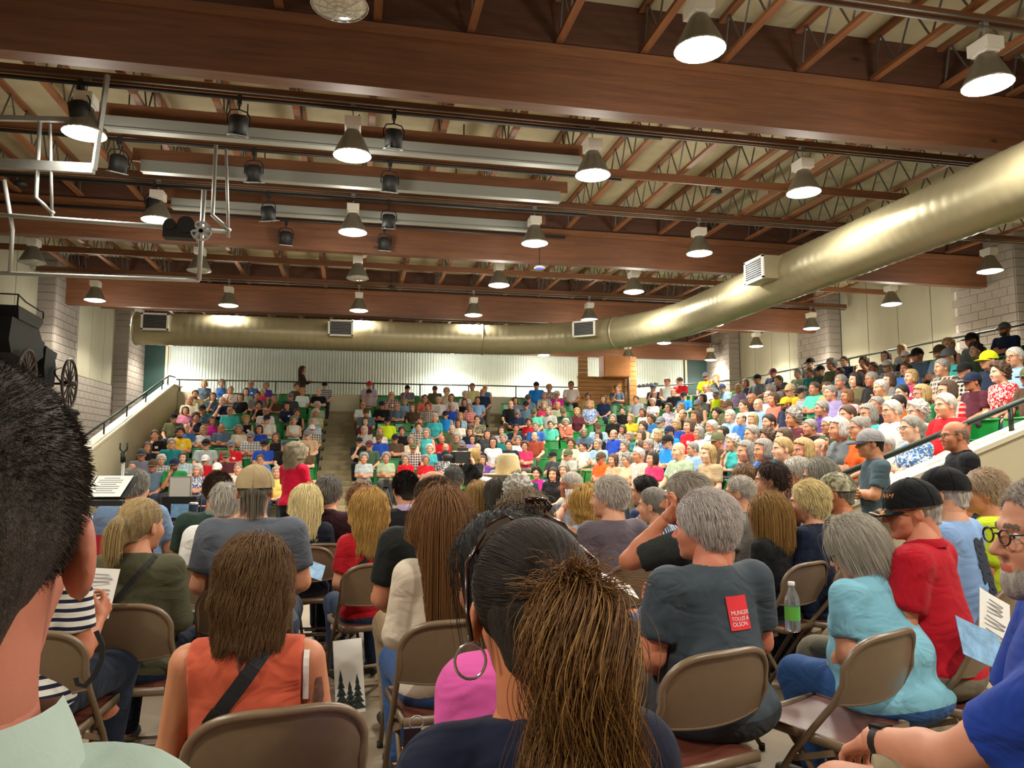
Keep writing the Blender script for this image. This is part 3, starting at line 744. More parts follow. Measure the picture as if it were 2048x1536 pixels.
# hair shells in head space
def hair_field(style, h=0.009):
    lowz = {'long': -0.42, 'medium': -0.2, 'bob': -0.16}.get(style, -0.14)
    F = Field((-0.15, -0.2, lowz-0.05), (0.15, 0.14, 0.19), h)
    def fr(X, Y, base):   # height of the hair line as the head goes from face to nape
        return np.interp(Y, [-0.11, -0.05, -0.015, 0.02, 0.055, 0.075, 0.11], base)
    if style in ('short', 'crop', 'curly', 'bald', 'pony', 'bun', 'thin'):
        t = {'short': 0.014, 'crop': 0.006, 'curly': 0.03, 'bald': 0.006, 'pony': 0.010, 'bun': 0.010, 'thin': 0.008}[style]
        F.ell((0, -0.014, 0.037), (0.076+t, 0.096+t, 0.086+t), 0.01)
        F.cone((0, -0.06, 0.0), (0, -0.068, -0.055), 0.055+t*0.6, 0.042+t*0.5, 0.03)
        low = -0.085 if style in ('curly',) else -0.068
        base = [low, low, -0.03, 0.012, 0.035, 0.078, 0.14]
        F.keep(lambda X, Y, Z: (fr(X, Y, base)-Z)*0.8)
        if style == 'bald': F.keep(lambda X, Y, Z: Z-0.052-0.15*np.maximum(-Y-0.06, 0)); F.keep(lambda X, Y, Z: Y-0.03)
        if style == 'thin': F.keep(lambda X, Y, Z: -np.sqrt(X**2+((Y+0.0)*0.9)**2)+0.045+np.minimum(0.0, Z-0.07)*-1.0)
        if style == 'bun': F.ell((0, -0.09, 0.085), (0.048, 0.045, 0.045), 0.015)
        if style == 'pony':
            F.cone((0, -0.10, 0.035), (0, -0.135, 0.015), 0.022, 0.034, 0.02); F.cone((0, -0.135, 0.015), (0, -0.13, -0.09), 0.034, 0.02, 0.03)
    else:
        t = 0.016
        F.ell((0, -0.014, 0.037), (0.076+t, 0.096+t, 0.086+t), 0.01)
        if style == 'bob':
            F.ell((0, -0.02, -0.04), (0.100, 0.095, 0.095), 0.03); zc = -0.10
        elif style == 'medium':
            for sx in (-1, 1): F.cone((sx*0.06, -0.01, 0.0), (sx*0.065, -0.02, -0.15), 0.045, 0.035, 0.03)
            F.cone((0, -0.06, 0.0), (0, -0.07, -0.16), 0.065, 0.06, 0.04); zc = -0.185
        else:
            for sx in (-1, 1): F.cone((sx*0.055, -0.02, 0.0), (sx*0.06, -0.045, -0.2), 0.036, 0.02, 0.03)
            F.cone((0, -0.06, 0.0), (0, -0.095, -0.26), 0.062, 0.036, 0.04); zc = -0.23
        F.keep(lambda X, Y, Z: zc-Z+0.02*np.sin(X*70))
        # the face stays free
        F.keep(lambda X, Y, Z: np.minimum(np.minimum(Y-0.022-np.maximum(np.abs(X)-0.058, 0)*1.2, 9), 0.082-Z-0.25*np.abs(X)) * 0.7)
    return F
HAIR_BUMP = 0.004
_hair = {}
def hair_mesh(style, h=0.009):
    key = (style, h)
    if key not in _hair:
        F = hair_field(style, h); V, Q = F.mesh()
        # clumps that run downward
        a = np.arctan2(V[:, 0], -V[:, 1]); amp = {'curly': 0.009, 'long': 0.005, 'medium': 0.005, 'bob': 0.004, 'crop': 0.0005}.get(style, 0.0025)
        w_ = np.sin(a*17+V[:, 2]*14)+0.7*np.sin(a*31-V[:, 2]*22+1.3)
        if style == 'curly': w_ = sum(np.sin(V @ q) for q in np.random.RandomState(5).normal(size=(9, 3))*95)*0.42
        nrm = V-np.array([0, -0.02, 0.0]); nrm[:, 2] *= (V[:, 2] > 0); nrm /= np.linalg.norm(nrm, axis=1)[:, None]+1e-6
        V = V+nrm*(w_*amp)[:, None]
        _hair[key] = Soup().add(V, Q).mesh('hair', [M_HAIR])
    return _hair[key]
def beard_mesh(full=True, h=0.008):
    key = ('beard', full)
    if key not in _hair:
        F = Field((-0.1, -0.02, -0.19), (0.1, 0.14, 0.05), h)
        t = 0.012 if full else 0.005
        F.ell((0, 0.033, -0.082), (0.052+t, 0.048+t, 0.038+t), 0.02); F.ell((0, 0.02, -0.03), (0.062+t*0.6, 0.052+t*0.5, 0.07), 0.02)
        F.ell((0, 0.074, -0.105), (0.03, 0.02, 0.026 if full else 0.016), 0.02); F.cone((-0.024, 0.083, -0.05), (0.024, 0.083, -0.05), 0.006, 0.006, 0.01)
        F.keep(lambda X, Y, Z: Z+0.045-np.maximum(0, np.abs(X)-0.045)*3.2); F.keep(lambda X, Y, Z: 0.012-Y)
        F.sub((0, 0.1, -0.066), (0.02, 0.03, 0.006), 0.004)
        _hair[key] = field_mesh('beard', F, [M_HAIR])
    return _hair[key]
_misc = {}
def cap_meshes():
    if 'cap' not in _misc:
        mb = MB()
        def dome(u, v):
            a = 2*math.pi*u; t = v*math.pi/2
            r = math.cos(t)
            return (0.091*r*math.cos(a), -0.012+0.111*r*math.sin(a), 0.030+0.108*math.sin(t)**0.9)
        mb.grid(dome, 24, 7)
        for k in range(6):
            a = math.pi*k/3+0.5
            mb.tube([tuple(np.array(dome(a/(2*math.pi), v/6))*1.004) for v in range(7)], 0.0016, 4)
        mb.lathe([(0.0, 0.142), (0.008, 0.141), (0.009, 0.136)], 10, (0, -0.012, 0))
        _misc['cap'] = mb.mesh('cap', [M_CLOTH], True)
        mb = MB()
        def brim(off):
            def f(u, v):
                a = R_(28)+R_(124)*u; r = 0.0+v
                x = 0.090*math.cos(a); y = -0.012+0.110*math.sin(a)
                ext = 0.088*v*math.sin(math.pi*u)**0.55
                return (x*(1+0.02*v), y+ext, 0.034-0.022*v*math.sin(math.pi*u)**0.7-0.25*x*x/0.09+off)
            return f
        mb.grid(brim(0.0), 14, 5); mb.grid(lambda u, v: brim(-0.004)(1-u, v), 14, 5)
        _misc['brim'] = mb.mesh('brim', [M_CLOTH], True)
    return _misc['cap'], _misc['brim']
def glasses_mesh():
    if 'gl' not in _misc:
        mb = MB()
        for sx in (-1, 1):
            mb.tube([(sx*0.032+0.021*math.cos(a*math.pi/7), 0.104, 0.0+0.016*math.sin(a*math.pi/7)) for a in range(14)], 0.0022, 5, True)
            mb.tube([(sx*0.053, 0.103, 0.006), (sx*0.074, 0.085, 0.010), (sx*0.082, 0.0, 0.010), (sx*0.083, -0.02, -0.005)], 0.0018, 5)
        mb.tube([(-0.011, 0.105, 0.004), (0, 0.109, 0.007), (0.011, 0.105, 0.004)], 0.002, 5)
        _misc['gl'] = mb.mesh('glasses', [mat('spectacle_frame', '2b211c', 0.35)], True)
    return _misc['gl']
def sungl_mesh():
    if 'sg' not in _misc:
        mb = MB()
        for sx in (-1, 1):
            mb.grid(lambda u, v: (sx*(0.008+0.052*u), 0.045+0.03*v-0.02*u*u, 0.122+0.018*v-0.02*u), 4, 4)
            mb.tube([(sx*0.06, 0.06, 0.115), (sx*0.08, 0.03, 0.08), (sx*0.088, -0.02, 0.05)], 0.003, 5)
        _misc['sg'] = mb.mesh('sunglasses', [mat('dark_lens', '120e0c', 0.12)], True)
    return _misc['sg']
# hand: five fingers around a palm; u along the forearm, n out of the palm
def hand_soup(wr, u, nrm, side, curl=0.5, h=0.006, sc=1.0):
    u = np.array(u, float); u /= np.linalg.norm(u); nrm = np.array(nrm, float); nrm -= u*(nrm@u); nrm /= np.linalg.norm(nrm)
    s_ = np.cross(u, nrm)*side     # toward the thumb
    wr = np.array(wr, float)
    P = lambda a, b, c: wr+(u*a+s_*b+nrm*c)*sc
    c = wr+u*0.09*sc; F = Field(c-0.125*sc, c+0.125*sc, h)
    F.cone(P(-0.01, 0, 0), P(0.02, 0, 0), 0.026*sc, 0.026*sc, 0.02)
    for b in (-0.026, -0.009, 0.009, 0.026): F.cone(P(0.02, b*0.7, 0), P(0.082, b*1.1, 0), 0.015*sc, 0.0125*sc, 0.014)
    for b, L in ((-0.031, 0.060), (-0.0105, 0.075), (0.0105, 0.080), (0.031, 0.070)):
        p = P(0.084, b*1.08, 0); ang = 0.0; rr = 0.0095*sc
        for q, f in enumerate((0.45, 0.32, 0.23)):
            ang += curl*(0.55+0.35*q); d = (u*math.cos(ang)+nrm*math.sin(ang)+s_*b*1.0)
            p2 = p+d*L*f*sc; F.cone(p, p2, rr, rr*0.9, 0.005); p = p2; rr *= 0.9
    p = P(0.022, 0.022, 0.004); p2 = P(0.052, 0.05, 0.016); p3 = P(0.085, 0.055, 0.026+0.012*curl)
    F.cone(p, p2, 0.014*sc, 0.0115*sc, 0.012); F.cone(p2, p3, 0.011*sc, 0.009*sc, 0.006)
    return F.mesh()

def v3(*a): return np.array(a, float)
def rotx(p, a, o):
    p = np.array(p, float)-o; c, s_ = math.cos(a), math.sin(a)
    return np.array([p[0], p[1]*c-p[2]*s_, p[1]*s_+p[2]*c])+o
def skeleton(pose='lap', fem=False, lean=0.0, stand=False, arms=None, spread=0.0, wide=1.0):
    """joints for a figure facing +Y; lean in radians tips the trunk forward"""
    J = {}
    sw = (0.165 if fem else 0.19)*(0.6+0.4*wide)
    if stand:
        z0 = 0.92
        J['hip'] = [v3(sx*0.09, 0, z0-0.02) for sx in (-1, 1)]; J['knee'] = [v3(sx*0.10, 0.02, 0.5) for sx in (-1, 1)]
        J['ank'] = [v3(sx*0.11, -0.01, 0.09) for sx in (-1, 1)]; J['toe'] = [v3(sx*0.13, 0.16, 0.035) for sx in (-1, 1)]
    else:
        z0 = 0.54
        J['hip'] = [v3(sx*0.095, 0.0, z0) for sx in (-1, 1)]; J['knee'] = [v3(sx*(0.14+spread), 0.43, 0.53) for sx in (-1, 1)]
        J['ank'] = [v3(sx*(0.13+spread), 0.36, 0.09) for sx in (-1, 1)]; J['toe'] = [v3(sx*(0.15+spread), 0.55, 0.035) for sx in (-1, 1)]
    o = v3(0, 0, z0); T = lambda x, y, z: rotx((x, y, z0+z), -lean, o)
    J['pel'] = v3(0, 0, z0); J['belly'] = T(0, 0.02, 0.17); J['chest'] = T(0, 0.0, 0.34); J['top'] = T(0, -0.02, 0.465)
    J['neck'] = T(0, -0.025, 0.52); J['head'] = T(0, 0.02, 0.665)
    J['sh'] = [T(sx*sw, -0.02, 0.455) for sx in (-1, 1)]
    A = {'lap': ((0.24, 0.03, 0.20), (0.10, 0.24, 0.10), (0.03, 0.33, 0.09)),
         'knees': ((0.25, 0.10, 0.20), (0.15, 0.33, 0.10), (0.14, 0.44, 0.09)),
         'cross': ((0.23, 0.07, 0.21), (-0.02, 0.20, 0.24), (-0.13, 0.20, 0.27)),
         'chin': ((0.17, 0.20, 0.21), (0.06, 0.20, 0.46), (0.02, 0.13, 0.56)),
         'side': ((0.24, -0.01, 0.18), (0.25, 0.10, -0.06), (0.25, 0.14, -0.14)),
         'hold': ((0.23, 0.05, 0.19), (0.15, 0.27, 0.24), (0.10, 0.35, 0.29)),
         'up': ((0.26, 0.12, 0.30), (0.17, 0.20, 0.52), (0.12, 0.20, 0.62))}
    if pose == 'chinR': ps = ['cross', 'chin']
    elif pose == 'holdR': ps = ['lap', 'hold']
    elif isinstance(pose, tuple): ps = list(pose)
    else: ps = [pose, pose]
    J['elb'] = []; J['wri'] = []; J['hnd'] = []
    for i, sx in enumerate((-1, 1)):
        e, w_, hd = A[ps[i]]
        if ps[i] == 'cross' and i == 1: w_ = (w_[0], w_[1]+0.03, w_[2]-0.05); hd = (hd[0], hd[1]+0.02, hd[2]-0.04)
        ll = lean if ps[i] in ('cross', 'chin', 'up', 'hold') else lean*0.5
        f = lambda p: rotx((sx*p[0]*(sw/0.19 if abs(p[0]) > 0.15 else 1), p[1], z0+p[2]), -ll, o)
        J['elb'].append(f(e)); J['wri'].append(f(w_)); J['hnd'].append(f(hd))
    if arms:
        for i in (0, 1):
            if arms[i] is not None: J['elb'][i], J['wri'][i], J['hnd'][i] = [np.array(p, float) for p in arms[i]]
    J['rx'] = -lean; J['z0'] = z0; J['o'] = o; J['ps'] = ps; J['sw'] = sw
    return J
def torso(F, J, fem, build, g=0.0, female_chest=True, arm=False):
    a = J['rx']; M = np.array(Matrix.Rotation(a, 3, 'X'))
    b = build; sw = J['sw']
    F.ell(J['pel']+v3(0, -0.01, 0.0), (0.165*b+g+(0.012 if fem else 0), 0.125*b+g, 0.115+g), 0.06, None)
    F.ell(J['belly'], (0.140*b+g, 0.105*b**1.4+g, 0.17+g), 0.07, M)
    F.ell(J['chest'], (0.150*(0.55+0.45*b)+g, 0.108*(0.6+0.4*b)+g, 0.165+g), 0.07, M)
    F.cone(J['sh'][0]+(J['top']-J['sh'][0])*0.12, J['sh'][1]+(J['top']-J['sh'][1])*0.12, 0.058+g, 0.058+g, 0.06)
    F.cone(J['top'], J['neck'], 0.085+g, 0.058+g*0.6, 0.05)
    if fem:
        for sx in (-1, 1): F.ell(J['chest']+M@v3(sx*0.07, 0.075, -0.02), (0.068*b+g*0.5, 0.06*b+g*0.5, 0.062*b+g*0.5), 0.04)
def make_body(J, fem=False, build=1.0, h=0.022, sleeve='short', shorts=False, curl=0.7, headrot=(0, 0, 0), fat=1.0, hh=0.007, hands=True, legs=True, armfat=1.0, neckc=None, hs=1.0, hand_n=None, hand_h=0.0065):
    """returns meshes: body, shirt, trousers, head matrix"""
    allp = [J[k] for k in ('pel', 'head', 'top')]+[p for k in ('hip', 'knee', 'ank', 'toe', 'sh', 'elb', 'wri', 'hnd') for p in J[k]]
    lo = np.min(allp, 0)-0.24*max(1, build); hi = np.max(allp, 0)+0.24*max(1, build); lo[2] = max(lo[2], -0.01)
    r = (0.9 if fem else 1.0)*armfat*(0.7+0.3*build)
    F = Field(lo, hi, h)
    torso(F, J, fem, build*0.97, -0.006)
    F.cone(J['neck'], J['head']+(J['neck']-J['head'])*0.45, 0.056 if fem else 0.064, 0.05 if fem else 0.058, 0.03)
    for i in (0, 1):
        F.chain([J['sh'][i], J['elb'][i]], [0.052*r, 0.042*r], 0.03)
        m = J['elb'][i]+(J['wri'][i]-J['elb'][i])*0.35
        F.chain([J['elb'][i], m, J['wri'][i]], [0.041*r, 0.041*r, 0.027*r], 0.02)
    lb = 0.55+0.45*build
    if legs:
        for i in (0, 1):
            F.chain([J['hip'][i], J['knee'][i]], [0.088*lb, 0.060*lb], 0.04)
            m = J['knee'][i]+(J['ank'][i]-J['knee'][i])*0.35+v3(0, -0.015, 0)
            F.chain([J['knee'][i], m, J['ank'][i]], [0.056*lb, 0.054*lb, 0.036], 0.02)
            F.chain([J['ank'][i]+v3(0, -0.03, -0.04), J['toe'][i]], [0.04, 0.035], 0.02)
    V, Q = F.mesh(); m = np.zeros(len(Q), int)
    if legs: m[V[Q].mean(1)[:, 2] < 0.085] = 5
    sp = Soup().add(V, Q, m)
    H = Matrix.Translation(Vector(J['head'])) @ Euler(headrot, 'XYZ').to_matrix().to_4x4() @ Matrix.Scale(hs, 4)
    Hn = np.array(H)
    for v, q, mm in head_parts(hh, fem, fat): sp.add(v @ Hn[:3, :3].T + Hn[:3, 3], q, mm)
    if hands:
        for i, sx in enumerate((-1, 1)):
            u = J['hnd'][i]-J['wri'][i]
            nrm = {'lap': (0, 0, -1), 'knees': (0, 0, -1), 'cross': (0, -1, 0.0), 'chin': (0, 0.3, 1), 'side': (-sx, 0, 0), 'hold': (-sx, 0.2, 0), 'up': (-sx, 0, 0.0)}[J['ps'][i]]
            if hand_n and hand_n[i] is not None: nrm = hand_n[i]
            sp.add(*hand_soup(J['wri'][i], u, nrm, sx, curl, hand_h))
    body = sp.mesh('person', SKINMATS)
    # shirt: trunk, then sleeves cut at the cuff and blended on
    F = Field(lo, hi, h)
    torso(F, J, fem, build, 0.012)
    if sleeve != 'none':
        G = Field(lo, hi, h)
        for i in (0, 1):
            s_, e, w_ = J['sh'][i], J['elb'][i], J['wri'][i]
            if sleeve == 'short':
                G2 = Field(lo, hi, h); G2.chain([s_, s_+(e-s_)*0.85], [0.067*r, 0.064*r], 0.02)
                d = (e-s_)/np.linalg.norm(e-s_); c = s_+(e-s_)*0.74
                G2.keep(lambda X, Y, Z: (X-c[0])*d[0]+(Y-c[1])*d[1]+(Z-c[2])*d[2]); G.d = np.minimum(G.d, G2.d)
            else: G.chain([s_, e, e+(w_-e)*0.92], [0.068*r, 0.056*r, 0.040*r], 0.03)
        k_ = 0.03; hh_ = np.maximum(k_-np.abs(F.d-G.d), 0)/k_; F.d = np.minimum(F.d, G.d)-hh_*hh_*k_*0.25
    ax = None
    nk = J['neck']; up = J['neck']-J['top']; up = up/np.linalg.norm(up); nd = 0.30 if fem else 0.12
    nv = up+v3(0, nd, 0); nv /= np.linalg.norm(nv); nc = nk+up*(0.012 if neckc is None else neckc)
    zl = J['z0']-0.045; pel = J['pel']
    def cut(X, Y, Z):
        a = (X-nc[0])*nv[0]+(Y-nc[1])*nv[1]+(Z-nc[2])*nv[2]
        d = np.sqrt((X-nc[0])**2+(Y-nc[1])**2)
        return np.maximum(np.where(d < 0.16, a, -1), zl-Z)
    F.keep(cut)
    if sleeve == 'none':
        for i in (0, 1):
            s_ = J['sh'][i]; sx = -1 if i == 0 else 1
            F.keep(lambda X, Y, Z: np.where(Z > J['z0']+0.25, (X*sx-(abs(s_[0])-0.012)), -1))
    shirt = field_mesh('shirt', F, [M_CLOTH])
    trousers = None
    if legs:
        F = Field(lo, hi, h); b = build
        F.ell(J['pel']+v3(0, -0.01, -0.01), (0.168*b+0.014, 0.128*b+0.008, 0.11+0.01), 0.05)
        for i in (0, 1):
            k, a_ = J['knee'][i], J['ank'][i]
            if shorts: F.chain([J['hip'][i], J['hip'][i]+(k-J['hip'][i])*0.86], [0.105*lb, 0.086*lb], 0.04)
            else: F.chain([J['hip'][i], k, a_+(k-a_)*0.08], [0.102*lb, 0.074*lb, 0.058], 0.03)
        z1 = J['z0']+0.09
        F.keep(lambda X, Y, Z: np.maximum(np.where(Y < 0.2, Z-z1, -1), 0.06-Z))
        if shorts:
            k = (J['hip'][0]+(J['knee'][0]-J['hip'][0])*0.86)
            F.keep((lambda X, Y, Z: Y-k[1]) if k[1] > 0.1 else (lambda X, Y, Z: k[2]-Z))
        trousers = field_mesh('trousers' if not shorts else 'shorts', F, [M_JEAN])
    return body, shirt, trousers, H
def recolor(o, rgb, mats=None):
    o.color = srgb(rgb) if not (isinstance(rgb, tuple) and len(rgb) == 4) else rgb
    if mats:
        for i, m in enumerate(mats):
            o.material_slots[i].link = 'OBJECT'; o.material_slots[i].material = m
SKINS = ['d9a384', 'd29a7a', 'c98d6c', 'e0b094', 'bd7f5c', 'cf9476', 'dcab8e', 'c48468']
HAIRC = {'w': 'd9d6cf', 'g': '9a968f', 's': 'c2a36c', 'n': '5d4432', 'd': '2b211c', 'r': '8a5a38', 'b': 'b9a89a'}
# ---------------------------------------------------------------- the audience on the stands
PAL = {'blk': ('black', '17171a'), 'nvy': ('navy', '1d2740'), 'gry': ('grey', '6d7076'), 'dgr': ('dark grey', '3f4247'), 'lgr': ('light grey', 'a9abad'), 'wht': ('white', 'e2e0da'), 'crm': ('cream', 'd9cdb0'),
 'red': ('red', 'c01826'), 'pnk': ('pink', 'e08aa6'), 'hpk': ('hot pink', 'd8325e'), 'mag': ('magenta', 'b0207c'), 'org': ('orange', 'e8591a'), 'cor': ('coral', 'd8705c'), 'yel': ('yellow', 'e2b82e'), 'pyl': ('pale yellow', 'ddd292'), 'lim': ('lime yellow', 'd6e81f'),
 'olv': ('olive', '5b5d42'), 'grn': ('green', '1d7a42'), 'pgr': ('pale green', '9fae90'), 'dgn': ('dark green', '3d5240'), 'tea': ('teal', '1f7f7d'), 'aqu': ('aqua', '53c2a6'), 'tur': ('turquoise', '41aeb0'), 'lbl': ('light blue', '8fb2d2'), 'blu': ('blue', '3d70b4'), 'bbl': ('bright blue', '2086d8'), 'ryl': ('royal blue', '2348a8'),
 'dbl': ('slate blue', '56687c'), 'pur': ('purple', '5b3a8a'), 'lav': ('lavender', '9a8fb8'), 'mar': ('maroon', '552530'), 'rus': ('rust', '9a4330'), 'brn': ('brown', '55412f'), 'tan': ('tan', 'b39a74'), 'peach': ('peach', 'e6b08f')}
PATN = {'p': ('plaid', 'plaid', 'd8d4c8'), 's': ('striped', 'stripe', 'e8e6e0'), 'f': ('floral', 'floral', 'e6e2d8'), 'k': ('checked', 'check', 'e8e8e8'), 'c': ('camouflage', 'camo', None)}
ZO = {1: (200, 740), 2: (660, 740), 3: (1100, 740), 4: (1548, 640)}
